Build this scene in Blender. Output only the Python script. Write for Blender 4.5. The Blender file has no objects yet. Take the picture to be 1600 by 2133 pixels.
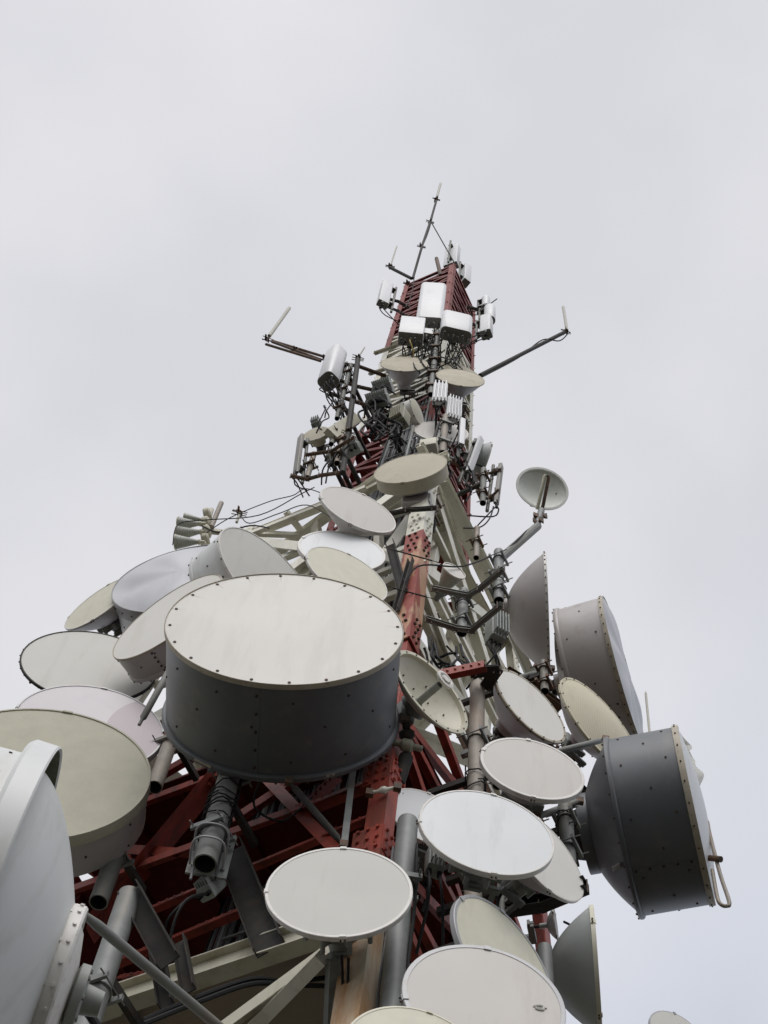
import bpy, math, random
import numpy as np
from mathutils import Vector, Matrix, noise as mnoise
R = math.radians
random.seed(7)
SC = bpy.context.scene
COL = SC.collection

# ------------------------------------------------------------------ camera
F = 3400.0; CX, CY = 800.0, 1066.5          # focal length and centre in photo pixels
CAMZ = 1.6
_v = Vector((1035 - CX, 400 + CY, -F)).normalized()      # world up seen from the camera
_f = Vector((0, 0, -1)); _h = (_f - _v * _f.dot(_v)).normalized(); _r = _h.cross(_v)
W = Matrix((_r, _h, _v))                                  # camera axes -> world axes
CAM = Vector((0, 0, CAMZ))
cam = bpy.data.cameras.new('camera'); camo = bpy.data.objects.new('camera', cam); COL.objects.link(camo)
camo.matrix_world = Matrix.Translation(CAM) @ W.to_4x4()
cam.sensor_fit = 'VERTICAL'; cam.sensor_height = 24.0; cam.lens = F / 2133.0 * 24.0
cam.clip_start = 0.1; cam.clip_end = 5000
SC.camera = camo
SC.render.resolution_x = 768; SC.render.resolution_y = 1024
SC.view_settings.view_transform = 'Standard'; SC.view_settings.look = 'None'
SC.view_settings.exposure = 0.07; SC.view_settings.gamma = 1.0

# ------------------------------------------------------------------ sky and sun
SUN_EL, SUN_AZ = R(48), R(184)          # behind the camera, a little to the left (azimuth from +Y clockwise)
sund = Vector((math.sin(SUN_AZ) * math.cos(SUN_EL), math.cos(SUN_AZ) * math.cos(SUN_EL), math.sin(SUN_EL)))
wd = bpy.data.worlds.new('World'); SC.world = wd; wd.use_nodes = True
nt = wd.node_tree; nt.nodes.clear(); N = nt.nodes.new; L = nt.links.new
out = N('ShaderNodeOutputWorld'); mixs = N('ShaderNodeMixShader'); bg1 = N('ShaderNodeBackground'); bg2 = N('ShaderNodeBackground')
sky = N('ShaderNodeTexSky'); sky.sky_type = 'NISHITA'; sky.sun_disc = False
sky.sun_elevation = SUN_EL; sky.sun_rotation = SUN_AZ
bg1.inputs[1].default_value = 0.1; L(sky.outputs[0], bg1.inputs[0])
tc = N('ShaderNodeTexCoord')
nz = N('ShaderNodeTexNoise'); nz.inputs['Scale'].default_value = 3.2; nz.inputs['Detail'].default_value = 4; nz.inputs['Roughness'].default_value = 0.45
mp = N('ShaderNodeMapping'); mp.inputs['Scale'].default_value = (1.0, 1.0, 1.0); mp.inputs['Location'].default_value = (0.35, 0.2, 0.1)
L(tc.outputs['Generated'], mp.inputs[0]); L(mp.outputs[0], nz.inputs[0])
cr = N('ShaderNodeValToRGB'); cr.color_ramp.elements[0].position = 0.40; cr.color_ramp.elements[0].color = (0.68, 0.685, 0.72, 1)
cr.color_ramp.elements[1].position = 0.62; cr.color_ramp.elements[1].color = (0.79, 0.785, 0.81, 1)
L(nz.outputs[0], cr.inputs[0])
# cloud deck is brighter round the hidden sun, a little bluer and darker low on the right
dt = N('ShaderNodeVectorMath'); dt.operation = 'DOT_PRODUCT'; dt.inputs[1].default_value = sund
L(tc.outputs['Generated'], dt.inputs[0])
mr = N('ShaderNodeMapRange'); mr.inputs[1].default_value = 0.74; mr.inputs[2].default_value = 1.0; mr.inputs[3].default_value = 1.0; mr.inputs[4].default_value = 2.9; mr.interpolation_type = 'SMOOTHSTEP'
L(dt.outputs['Value'], mr.inputs[0])
dt2 = N('ShaderNodeVectorMath'); dt2.operation = 'DOT_PRODUCT'; dt2.inputs[1].default_value = (0.66, 0.60, -0.45)
L(tc.outputs['Generated'], dt2.inputs[0])
mr2 = N('ShaderNodeMapRange'); mr2.inputs[1].default_value = -0.15; mr2.inputs[2].default_value = 0.33; mr2.interpolation_type = 'SMOOTHSTEP'
L(dt2.outputs['Value'], mr2.inputs[0])
mb = N('ShaderNodeMix'); mb.data_type = 'RGBA'; mb.blend_type = 'MULTIPLY'; L(mr2.outputs[0], mb.inputs[0]); L(cr.outputs[0], mb.inputs[6]); mb.inputs[7].default_value = (0.80, 0.85, 0.93, 1)
L(mb.outputs[2], bg2.inputs[0]); L(mr.outputs[0], bg2.inputs[1])
mixs.inputs[0].default_value = 0.94; L(bg1.outputs[0], mixs.inputs[1]); L(bg2.outputs[0], mixs.inputs[2]); L(mixs.outputs[0], out.inputs[0])
sl = bpy.data.lights.new('sun', 'SUN'); sl.energy = 0.8; sl.angle = R(25); sl.color = (1.0, 0.965, 0.91)
slo = bpy.data.objects.new('sun', sl); COL.objects.link(slo); slo.rotation_euler = sund.to_track_quat('Z', 'Y').to_euler()

# ------------------------------------------------------------------ placing helpers
def ray(px, py):
    return W @ Vector((px - CX, -(py - CY), -F)).normalized()
def P(px, py, D):                      # point at horizontal distance D in front of the viewer
    d = ray(px, py); return CAM + d * (D / d.y)
def Pz(px, py, z):
    d = ray(px, py); return CAM + d * ((z - CAMZ) / d.z)
WT = W.transposed()
def proj(p):
    c = WT @ (Vector(p) - CAM); return CX + F * c.x / -c.z, CY - F * c.y / -c.z
def vert(px, py, D, ytop):             # vertical line from a point up to picture row ytop
    a = P(px, py, D); lo, hi = a.z, a.z + 60
    for _ in range(40):
        m = (lo + hi) / 2
        if proj((a.x, a.y, m))[1] > ytop: lo = m
        else: hi = m
    return a, Vector((a.x, a.y, lo))
def msc(p): return (Vector(p) - CAM).length / F     # metres per photo pixel

# ------------------------------------------------------------------ materials
def lin(c):
    return tuple((x / 12.92 if x <= 0.04045 else ((x + 0.055) / 1.055) ** 2.4) for x in c)
MATS = {}
def mat(name, col, rough=0.5, metal=0.0, var=0.12, vscale=1.2, dirt=None, dscale=3.0, damt=0.4, dlo=0.55, dhi=0.7, streak=False, bump=0.0, bscale=40.0, spec=0.5, extra=None):
    m = bpy.data.materials.new(name); m.use_nodes = True; t = m.node_tree; n = t.nodes; b = n['Principled BSDF']
    b.inputs['Roughness'].default_value = rough; b.inputs['Metallic'].default_value = metal
    b.inputs['Specular IOR Level'].default_value = spec
    tc = n.new('ShaderNodeTexCoord'); oi = n.new('ShaderNodeObjectInfo')
    va = n.new('ShaderNodeVectorMath'); va.operation = 'MULTIPLY_ADD'; va.inputs[1].default_value = (1, 1, 1)
    t.links.new(tc.outputs['Object'], va.inputs[0]); t.links.new(oi.outputs['Random'], va.inputs[2])
    sc = n.new('ShaderNodeVectorMath'); sc.operation = 'ADD'
    t.links.new(tc.outputs['Object'], sc.inputs[0])
    rn = n.new('ShaderNodeMath'); rn.operation = 'MULTIPLY'; rn.inputs[1].default_value = 37.0
    t.links.new(oi.outputs['Random'], rn.inputs[0]); t.links.new(rn.outputs[0], sc.inputs[1])
    src = sc.outputs[0]
    n1 = n.new('ShaderNodeTexNoise'); n1.inputs['Scale'].default_value = vscale; n1.inputs['Detail'].default_value = 5
    t.links.new(src, n1.inputs[0])
    mx = n.new('ShaderNodeMix'); mx.data_type = 'RGBA'
    mx.inputs[6].default_value = (*[c * (1 - var) for c in col], 1); mx.inputs[7].default_value = (*[min(1, c * (1 + var)) for c in col], 1)
    mr = n.new('ShaderNodeMapRange'); mr.inputs[1].default_value = 0.3; mr.inputs[2].default_value = 0.7
    t.links.new(n1.outputs[0], mr.inputs[0]); t.links.new(mr.outputs[0], mx.inputs[0])
    last = mx.outputs[2]
    if dirt:
        n2 = n.new('ShaderNodeTexNoise'); n2.inputs['Scale'].default_value = dscale; n2.inputs['Detail'].default_value = 8; n2.inputs['Roughness'].default_value = 0.62
        if streak:
            mp = n.new('ShaderNodeMapping'); mp.inputs['Scale'].default_value = (1, 1, 0.16); t.links.new(src, mp.inputs[0]); t.links.new(mp.outputs[0], n2.inputs[0])
        else: t.links.new(src, n2.inputs[0])
        r2 = n.new('ShaderNodeMapRange'); r2.inputs[1].default_value = dlo; r2.inputs[2].default_value = dhi; r2.inputs[4].default_value = damt
        t.links.new(n2.outputs[0], r2.inputs[0])
        m2 = n.new('ShaderNodeMix'); m2.data_type = 'RGBA'; m2.inputs[7].default_value = (*dirt, 1)
        t.links.new(r2.outputs[0], m2.inputs[0]); t.links.new(last, m2.inputs[6]); last = m2.outputs[2]
    if extra: last = extra(t, n, tc, last)
    t.links.new(last, b.inputs['Base Color'])
    if bump:
        n3 = n.new('ShaderNodeTexNoise'); n3.inputs['Scale'].default_value = bscale; n3.inputs['Detail'].default_value = 4
        t.links.new(src, n3.inputs[0]); bp = n.new('ShaderNodeBump'); bp.inputs['Strength'].default_value = bump; bp.inputs['Distance'].default_value = 0.01
        t.links.new(n3.outputs[0], bp.inputs['Height']); t.links.new(bp.outputs[0], b.inputs['Normal'])
    MATS[name] = m; return m
def rust_bolts(nb, phase, r0=0.90, r1=0.985):
    # rust bleeding from the rim bolts of a radome (object space: x right, z up, y axis of dish); size is in radii
    def f(t, n, tc, last):
        def mth(op, a, b=None, c=None):
            x = n.new('ShaderNodeMath'); x.operation = op
            for i, s in enumerate((a, b, c)):
                if s is None: continue
                if isinstance(s, (int, float)): x.inputs[i].default_value = s
                else: t.links.new(s, x.inputs[i])
            return x.outputs[0]
        sp = n.new('ShaderNodeSeparateXYZ'); t.links.new(tc.outputs['Object'], sp.inputs[0])
        ang = mth('ARCTAN2', sp.outputs[2], sp.outputs[0])
        cs = mth('COSINE', mth('MULTIPLY', mth('SUBTRACT', ang, phase), float(nb)))
        near = mth('SMOOTH_MAX', mth('MULTIPLY', mth('SUBTRACT', cs, 0.965), 28.0), 0.0, 0.05)
        zz = n.new('ShaderNodeVectorMath'); zz.operation = 'LENGTH'; cmb = n.new('ShaderNodeCombineXYZ')
        t.links.new(sp.outputs[0], cmb.inputs[0]); t.links.new(sp.outputs[2], cmb.inputs[2]); t.links.new(cmb.outputs[0], zz.inputs[0])
        rr = zz.outputs['Value']
        m1 = n.new('ShaderNodeMapRange'); m1.inputs[1].default_value = r0; m1.inputs[2].default_value = r1; t.links.new(rr, m1.inputs[0])
        nn = n.new('ShaderNodeTexNoise'); nn.inputs['Scale'].default_value = 3.0; t.links.new(tc.outputs['Object'], nn.inputs[0])
        fac = mth('MULTIPLY', mth('MULTIPLY', near, m1.outputs[0]), mth('MULTIPLY', nn.outputs[0], 1.0)); 
        fac = mth('MULTIPLY', mth('MINIMUM', fac, 0.75), mth('MINIMUM', mth('MAXIMUM', mth('ADD', sp.outputs[2], 0.35), 0.0), 1.0))
        mm = n.new('ShaderNodeMix'); mm.data_type = 'RGBA'; mm.inputs[7].default_value = (0.30, 0.17, 0.07, 1)
        t.links.new(fac, mm.inputs[0]); t.links.new(last, mm.inputs[6]); return mm.outputs[2]
    return f
def lilac_patch(t, n, tc, last):         # darker, pinker oval over the right part of the membrane
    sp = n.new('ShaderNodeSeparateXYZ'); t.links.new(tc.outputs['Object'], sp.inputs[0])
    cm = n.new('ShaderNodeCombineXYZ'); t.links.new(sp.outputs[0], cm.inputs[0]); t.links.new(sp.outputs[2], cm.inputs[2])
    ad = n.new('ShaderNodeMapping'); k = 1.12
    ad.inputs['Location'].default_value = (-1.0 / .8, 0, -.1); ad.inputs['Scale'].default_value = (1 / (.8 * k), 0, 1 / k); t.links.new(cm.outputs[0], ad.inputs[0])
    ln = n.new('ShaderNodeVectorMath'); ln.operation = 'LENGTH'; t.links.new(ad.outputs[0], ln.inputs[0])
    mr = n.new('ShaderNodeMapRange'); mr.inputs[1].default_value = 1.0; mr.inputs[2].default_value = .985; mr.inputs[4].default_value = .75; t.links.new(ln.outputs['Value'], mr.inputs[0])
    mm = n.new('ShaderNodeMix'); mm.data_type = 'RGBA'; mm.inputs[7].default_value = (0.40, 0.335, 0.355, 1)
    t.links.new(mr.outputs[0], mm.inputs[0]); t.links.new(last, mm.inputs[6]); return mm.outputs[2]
def mesh_lines(t, n, tc, last):          # moulded ribs of the yellow ribbed radome
    w = n.new('ShaderNodeTexWave'); w.inputs['Scale'].default_value = 9.0; w.inputs['Distortion'].default_value = 0.6; t.links.new(tc.outputs['Object'], w.inputs[0])
    mm = n.new('ShaderNodeMix'); mm.data_type = 'RGBA'; mm.blend_type = 'MULTIPLY'; mm.inputs[7].default_value = (0.86, 0.86, 0.84, 1)
    t.links.new(w.outputs[0], mm.inputs[0]); t.links.new(last, mm.inputs[6]); return mm.outputs[2]
grime = (0.20, 0.17, 0.12)
mat('radome_white', (0.70, 0.68, 0.625), 0.55, var=0.035, vscale=0.9, dirt=(0.5, 0.45, 0.38), dscale=2.5, damt=0.34, bump=0.03, streak=True)
mat('radome_big', (0.64, 0.615, 0.575), 0.5, var=0.03, vscale=0.8, dirt=(0.48, 0.43, 0.37), dscale=5, damt=0.3, dlo=0.6, bump=0.03, streak=True)
mat('radome_cool', (0.66, 0.675, 0.68), 0.45, var=0.03, dirt=(0.42, 0.42, 0.40), dscale=3, damt=0.34, streak=True)
mat('radome_pink', (0.56, 0.53, 0.49), 0.55, var=0.03, dirt=(0.40, 0.34, 0.30), dscale=3, damt=0.34, streak=True)
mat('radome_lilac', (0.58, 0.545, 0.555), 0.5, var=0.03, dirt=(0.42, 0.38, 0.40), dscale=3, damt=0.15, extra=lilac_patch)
mat('radome_grey', (0.53, 0.52, 0.475), 0.55, var=0.035, dirt=(0.36, 0.34, 0.30), dscale=3, damt=0.34, streak=True)
mat('radome_membrane', (0.52, 0.525, 0.545), 0.42, var=0.05, vscale=1.5, dirt=(0.30, 0.30, 0.31), dscale=1.6, damt=0.30, streak=True, bump=0.15, bscale=3)
mat('radome_beige', (0.46, 0.42, 0.32), 0.65, var=0.06, dirt=(0.30, 0.27, 0.18), dscale=6, damt=0.35, dlo=0.5, bump=0.08)
mat('radome_sand', (0.45, 0.43, 0.335), 0.7, var=0.06, vscale=3, dirt=(0.52, 0.50, 0.40), dscale=14, damt=0.35, dlo=0.5, bump=0.35, bscale=25)
mat('radome_cream', (0.62, 0.595, 0.475), 0.55, var=0.05, vscale=5, dirt=(0.44, 0.41, 0.30), dscale=4, damt=0.25, bump=0.05, streak=True)
mat('radome_ribbed', (0.60, 0.55, 0.41), 0.6, var=0.05, dirt=(0.42, 0.37, 0.25), dscale=4, damt=0.3, extra=mesh_lines)
mat('radome_tan', (0.44, 0.395, 0.29), 0.6, var=0.08, vscale=4, dirt=(0.26, 0.22, 0.16), dscale=5, damt=0.4, dlo=0.48, bump=0.08)
mat('shell_white', (0.62, 0.63, 0.615), 0.42, var=0.05, dirt=(0.40, 0.37, 0.30), dscale=3, damt=0.42, dlo=0.5, streak=True, bump=0.05, bscale=6)
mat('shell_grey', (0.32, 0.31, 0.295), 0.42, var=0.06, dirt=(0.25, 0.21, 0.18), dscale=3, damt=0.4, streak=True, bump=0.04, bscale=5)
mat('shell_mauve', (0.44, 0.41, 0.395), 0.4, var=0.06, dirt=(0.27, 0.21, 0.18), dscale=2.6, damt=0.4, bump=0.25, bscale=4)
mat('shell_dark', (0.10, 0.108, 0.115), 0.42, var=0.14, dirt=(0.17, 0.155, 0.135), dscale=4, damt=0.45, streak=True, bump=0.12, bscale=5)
mat('dish_pale', (0.66, 0.68, 0.63), 0.5, var=0.05, dirt=(0.32, 0.32, 0.27), dscale=3, damt=0.3)
mat('shell_sage', (0.36, 0.385, 0.37), 0.45, var=0.05, dirt=(0.25, 0.24, 0.20), dscale=3, damt=0.3)
mat('rim_white', (0.66, 0.64, 0.60), 0.45, var=0.05, dirt=(0.36, 0.30, 0.22), dscale=9, damt=0.5)
mat('rim_alu', (0.36, 0.36, 0.365), 0.42, metal=0.15, var=0.06, dirt=(0.3, 0.27, 0.24), dscale=8, damt=0.4)
mat('rim_tape', (0.40, 0.355, 0.275), 0.6, var=0.15, vscale=5, dirt=(0.15, 0.10, 0.06), dscale=10, damt=0.7)
mat('bolt', (0.045, 0.032, 0.024), 0.7, metal=0.3, var=0.3, vscale=10, dirt=(0.16, 0.07, 0.03), dscale=20, damt=0.6, dlo=0.45)
mat('galvanised', (0.20, 0.21, 0.20), 0.55, metal=0.12, var=0.12, vscale=6, dirt=(0.22, 0.16, 0.10), dscale=2.5, damt=0.5, streak=True, bump=0.08)
mat('pipe_grey', (0.17, 0.175, 0.16), 0.6, metal=0.05, var=0.12, vscale=5, dirt=(0.20, 0.135, 0.08), dscale=2.5, damt=0.55, dlo=0.5, streak=True, bump=0.08)
mat('pipe_weathered', (0.27, 0.24, 0.20), 0.6, metal=0.1, var=0.18, vscale=4, dirt=(0.20, 0.12, 0.07), dscale=3, damt=0.7, dlo=0.48, streak=True, bump=0.12)
mat('cast_alu', (0.26, 0.27, 0.25), 0.55, metal=0.1, var=0.10, vscale=8, dirt=(0.17, 0.15, 0.11), dscale=6, damt=0.5)
mat('dark_steel', (0.035, 0.033, 0.029), 0.7, spec=0.3, metal=0.0, var=0.25, vscale=5, dirt=(0.07, 0.045, 0.028), dscale=6, damt=0.5, dlo=0.5)
mat('rusty_steel', (0.085, 0.058, 0.038), 0.7, metal=0.1, var=0.25, vscale=5, dirt=(0.23, 0.10, 0.045), dscale=7, damt=0.7, dlo=0.45)
mat('red_paint', (0.29, 0.045, 0.026), 0.55, var=0.2, vscale=2.5, dirt=(0.10, 0.03, 0.018), dscale=5, damt=0.7, dlo=0.5, dhi=0.62, bump=0.1, streak=True)
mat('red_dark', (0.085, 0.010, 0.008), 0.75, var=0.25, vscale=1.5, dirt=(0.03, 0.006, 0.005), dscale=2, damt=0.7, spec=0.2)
mat('red_worn', (0.285, 0.05, 0.033), 0.6, var=0.15, vscale=3, dirt=(0.52, 0.33, 0.19), dscale=3.4, damt=0.75, dlo=0.475, dhi=0.53, streak=True, bump=0.1)
mat('red_mast', (0.17, 0.020, 0.014), 0.6, var=0.2, vscale=3, dirt=(0.09, 0.015, 0.01), dscale=4, damt=0.5)
mat('red_faded', (0.23, 0.038, 0.026), 0.6, var=0.15, vscale=3, dirt=(0.50, 0.27, 0.18), dscale=5, damt=0.45, dlo=0.6, streak=True)
mat('white_paint', (0.72, 0.70, 0.60), 0.5, var=0.06, vscale=2.5, dirt=(0.33, 0.28, 0.19), dscale=4, damt=0.45, dlo=0.52, streak=True, bump=0.05)
mat('cream_paint', (0.52, 0.495, 0.395), 0.55, var=0.08, vscale=2.5, dirt=(0.27, 0.21, 0.12), dscale=4, damt=0.5, dlo=0.5, streak=True, bump=0.05)
mat('cream_rust', (0.55, 0.49, 0.37), 0.6, var=0.08, vscale=2, dirt=(0.36, 0.17, 0.05), dscale=2.6, damt=0.9, dlo=0.42, dhi=0.62, streak=True, bump=0.1)
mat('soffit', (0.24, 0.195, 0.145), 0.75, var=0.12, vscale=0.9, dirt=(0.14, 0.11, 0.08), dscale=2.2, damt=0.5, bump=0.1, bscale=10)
mat('plastic_white', (0.72, 0.725, 0.73), 0.42, var=0.03, dirt=(0.46, 0.44, 0.40), dscale=4, damt=0.25)
mat('plastic_cream', (0.56, 0.53, 0.42), 0.5, var=0.05, dirt=(0.38, 0.33, 0.22), dscale=6, damt=0.4)
mat('plastic_grey', (0.24, 0.225, 0.20), 0.55, var=0.08, dirt=(0.14, 0.12, 0.09), dscale=8, damt=0.4)
mat('radio_grey', (0.30, 0.32, 0.30), 0.5, var=0.10, vscale=8, dirt=(0.18, 0.18, 0.14), dscale=9, damt=0.5)
mat('radio_olive', (0.33, 0.32, 0.24), 0.55, var=0.12, vscale=8, dirt=(0.16, 0.15, 0.10), dscale=9, damt=0.5)
mat('cable_black', (0.012, 0.012, 0.012), 0.65, var=0.2, spec=0.25)
mat('cable_grey', (0.13, 0.135, 0.14), 0.5, var=0.2)
mat('cable_yellow', (0.45, 0.33, 0.08), 0.5, var=0.2)
mat('fibre_rod', (0.40, 0.385, 0.32), 0.5, var=0.06, dirt=(0.45, 0.42, 0.36), dscale=3, damt=0.3)
mat('ceramic', (0.42, 0.43, 0.38), 0.4, var=0.10, vscale=4, dirt=(0.25, 0.23, 0.16), dscale=5, damt=0.5)
mat('moss', (0.07, 0.075, 0.035), 0.8, var=0.25, vscale=6, dirt=(0.16, 0.17, 0.12), dscale=5, damt=0.5)
mat('inner_dark', (0.02, 0.02, 0.02), 0.8)
mat('label_white', (0.62, 0.60, 0.60), 0.5, var=0.02)
mat('ground_mat', (0.045, 0.042, 0.034), 0.95, var=0.25, vscale=0.05, dirt=(0.025, 0.03, 0.016), dscale=0.08, damt=0.8, dlo=0.45)

_m = bpy.data.materials.new('thin_fabric'); _m.use_nodes = True; _t = _m.node_tree; _t.nodes.clear()
_o = _t.nodes.new('ShaderNodeOutputMaterial'); _d = _t.nodes.new('ShaderNodeBsdfDiffuse'); _x = _t.nodes.new('ShaderNodeBsdfTranslucent'); _k = _t.nodes.new('ShaderNodeMixShader')
_d.inputs[0].default_value = (0.7, 0.7, 0.66, 1); _x.inputs[0].default_value = (0.72, 0.71, 0.66, 1); _k.inputs[0].default_value = 0.55
_t.links.new(_d.outputs[0], _k.inputs[1]); _t.links.new(_x.outputs[0], _k.inputs[2]); _t.links.new(_k.outputs[0], _o.inputs[0]); MATS['thin_fabric'] = _m
# ------------------------------------------------------------------ mesh builder
class MB:
    def __init__(s): s.V = []; s.F = []; s.M = []
    def add(s, vs, fs, m=0):
        o = len(s.V); s.V += [tuple(v) for v in vs]; s.F += [tuple(i + o for i in f) for f in fs]; s.M += [m] * len(fs)
    def box(s, c, dx, dy, dz, sx, sy, sz, m=0):
        c = Vector(c); dx = Vector(dx).normalized() * sx / 2; dy = Vector(dy).normalized() * sy / 2; dz = Vector(dz).normalized() * sz / 2
        v = [c + dx * i + dy * j + dz * k for k in (-1, 1) for j in (-1, 1) for i in (-1, 1)]
        s.add(v, [(0, 2, 3, 1), (4, 5, 7, 6), (0, 1, 5, 4), (2, 6, 7, 3), (0, 4, 6, 2), (1, 3, 7, 5)], m)
    def bar(s, a, b, w, h, up=(0, 0, 1), m=0, off=(0, 0, 0)):
        a = Vector(a); b = Vector(b); d = (b - a); l = d.length
        if l < 1e-5: return
        d.normalize(); u = Vector(up); x = d.cross(u)
        if x.length < 1e-3: x = d.cross(Vector((1, 0.3, 0)))
        x.normalize(); u = x.cross(d).normalized()
        c = (a + b) / 2 + x * off[0] + u * off[1]
        s.box(c, x, d, u, w, l, h, m)
    def angle(s, a, b, w, t, d1, d2, m=0):      # L section, the corner runs from a to b, flanges towards d1 and d2
        a = Vector(a); b = Vector(b); d = (b - a).normalized()
        e1 = Vector(d1); e1 = (e1 - d * e1.dot(d)).normalized(); e2 = Vector(d2); e2 = (e2 - d * e2.dot(d)).normalized()
        pr = [(0, 0), (w, 0), (w, t), (t, t), (t, w), (0, w)]
        v = [p + e1 * x + e2 * y for p in (a, b) for x, y in pr]
        f = [(i, (i + 1) % 6, 6 + (i + 1) % 6, 6 + i) for i in range(6)] + [(0, 3, 2, 1), (0, 5, 4, 3), (6, 7, 8, 9), (6, 9, 10, 11)]
        s.add(v, f, m)
    def ibeam(s, a, b, w, h, t, up=(0, 0, 1), m=0):
        s.bar(a, b, t, h - 2 * t, up, m); s.bar(a, b, w, t, up, m, (0, h / 2 - t / 2)); s.bar(a, b, w, t, up, m, (0, -h / 2 + t / 2))
    def channel(s, a, b, w, h, t, up=(0, 0, 1), m=0):
        s.bar(a, b, t, h, up, m, (-w / 2, 0)); s.bar(a, b, w - t, t, up, m, (t * 0.5 + 0.001, h / 2 - t / 2)); s.bar(a, b, w - t, t, up, m, (t * 0.5 + 0.001, -h / 2 + t / 2))
    def tube(s, pts, r, seg=8, m=0, cap=True):
        pts = [Vector(p) for p in pts]; n = len(pts); rs = r if isinstance(r, (list, tuple)) else [r] * n
        vs = []; px = None
        for i, p in enumerate(pts):
            d = (pts[min(i + 1, n - 1)] - pts[max(i - 1, 0)])
            d = d.normalized() if d.length > 1e-9 else Vector((0, 0, 1))
            if px is None:
                px = d.cross(Vector((0, 0, 1)))
                if px.length < 0.05: px = d.cross(Vector((0, 1, 0)))
            px = (px - d * px.dot(d)).normalized(); py = d.cross(px)
            vs += [p + (px * math.cos(a) + py * math.sin(a)) * rs[i] for a in [2 * math.pi * k / seg for k in range(seg)]]
        fs = [(i * seg + k, i * seg + (k + 1) % seg, (i + 1) * seg + (k + 1) % seg, (i + 1) * seg + k) for i in range(n - 1) for k in range(seg)]
        if cap: fs += [tuple(reversed(range(seg))), tuple(range((n - 1) * seg, n * seg))]
        s.add(vs, fs, m)
    def lathe(s, prof, seg=64, mats=0, org=(0, 0, 0), ax=None, wob=None):
        # profile of (radius, y) turned about local y; each item of mats colours one step of the profile
        o = Vector(org)
        if ax is None: A, X, Z = Vector((0, 1, 0)), Vector((1, 0, 0)), Vector((0, 0, 1))
        else:
            A = Vector(ax).normalized(); X = A.cross(Vector((0, 0, 1)))
            if X.length < 1e-3: X = Vector((1, 0, 0))
            X.normalize(); Z = X.cross(A).normalized()
        base = len(s.V); idx = []
        for r, y in prof:
            if r < 1e-6: idx.append([len(s.V)]); s.V.append(tuple(o + A * y)); continue
            ring = []
            for k in range(seg):
                a = 2 * math.pi * k / seg; dr, dy = wob(r, y, a) if wob else (0, 0)
                ring.append(len(s.V)); s.V.append(tuple(o + A * (y + dy) + (X * math.cos(a) + Z * math.sin(a)) * (r + dr)))
            idx.append(ring)
        for i in range(len(prof) - 1):
            m = mats[i] if isinstance(mats, (list, tuple)) else mats
            a, b = idx[i], idx[i + 1]
            for k in range(seg):
                k2 = (k + 1) % seg
                if len(a) == 1 and len(b) == 1: break
                if len(a) == 1: f = (a[0], b[k2], b[k])
                elif len(b) == 1: f = (a[k], a[k2], b[0])
                else: f = (a[k], a[k2], b[k2], b[k])
                s.F.append(f); s.M.append(m)
    def bolt(s, p, n, r=0.02, h=0.015, m=0):
        p = Vector(p); n = Vector(n).normalized(); s.tube([p - n * 0.004, p + n * h], r, 6, m)
    def build(s, name, mats, parent=None, loc=None, smooth=True, ang=35, sub=True):
        me = bpy.data.meshes.new(name)
        if loc is None and parent is not None and parent.get('worldbuild'): loc = parent['_loc']
        V = s.V
        if loc is not None: V = [(v[0] - loc[0], v[1] - loc[1], v[2] - loc[2]) for v in V]
        me.from_pydata(V, [], s.F); me.update()
        if isinstance(mats, str): mats = [mats]
        for m in mats: me.materials.append(MATS[m])
        me.polygons.foreach_set('material_index', [min(i, len(mats) - 1) for i in s.M])
        if smooth: me.shade_smooth(); me.set_sharp_from_angle(angle=R(ang))
        me.update()
        o = bpy.data.objects.new(name, me); COL.objects.link(o)
        if parent is not None: o.parent = parent
        elif loc is not None: o.location = loc
        return o

def thing(name, label, cat, loc=(0, 0, 0), rot=(0, 0, 0), group=None, world=True):
    o = bpy.data.objects.new(name, None); COL.objects.link(o); o.location = loc; o.rotation_euler = rot
    o.empty_display_size = 0.2
    o['label'] = label; o['category'] = cat
    if group: o['group'] = group
    return o
def wb(mb, name, mats, t, **k):        # a part built in world coordinates under an unrotated thing
    return mb.build(name, mats, t, loc=t.location, **k)
def sag(a, b, s=0.2, n=9, j=0.0):
    a = Vector(a); b = Vector(b); o = []
    ph = random.uniform(0, 6)
    for i in range(n):
        u = i / (n - 1); p = a.lerp(b, u); p.z -= s * 4 * u * (1 - u)
        k = math.sin(math.pi * u)
        p += Vector((math.sin(ph + u * 7), math.cos(ph + u * 5), 0)) * j * k; o.append(p)
    return o
def spline(pts, n=6):                   # Catmull-Rom through the points
    pts = [Vector(p) for p in pts]; q = [pts[0]] + pts + [pts[-1]]; o = []
    for i in range(1, len(q) - 2):
        for k in range(n):
            t = k / n; a, b, c, d = q[i - 1], q[i], q[i + 1], q[i + 2]
            o.append(0.5 * ((2 * b) + (c - a) * t + (2 * a - 5 * b + 4 * c - d) * t * t + (3 * b - a - 3 * c + d) * t ** 3))
    o.append(pts[-1]); return o

# ------------------------------------------------------------------ ground
g = MB(); nn = 24; S = 1500
for i in range(nn + 1):
    for j in range(nn + 1):
        g.V.append((-S + 2 * S * i / nn, -S + 2 * S * j / nn, 0))
g.F = [(i * (nn + 1) + j, (i + 1) * (nn + 1) + j, (i + 1) * (nn + 1) + j + 1, i * (nn + 1) + j + 1) for i in range(nn) for j in range(nn)]; g.M = [0] * len(g.F)
go = g.build('ground', 'ground_mat'); go['kind'] = 'structure'

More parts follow.
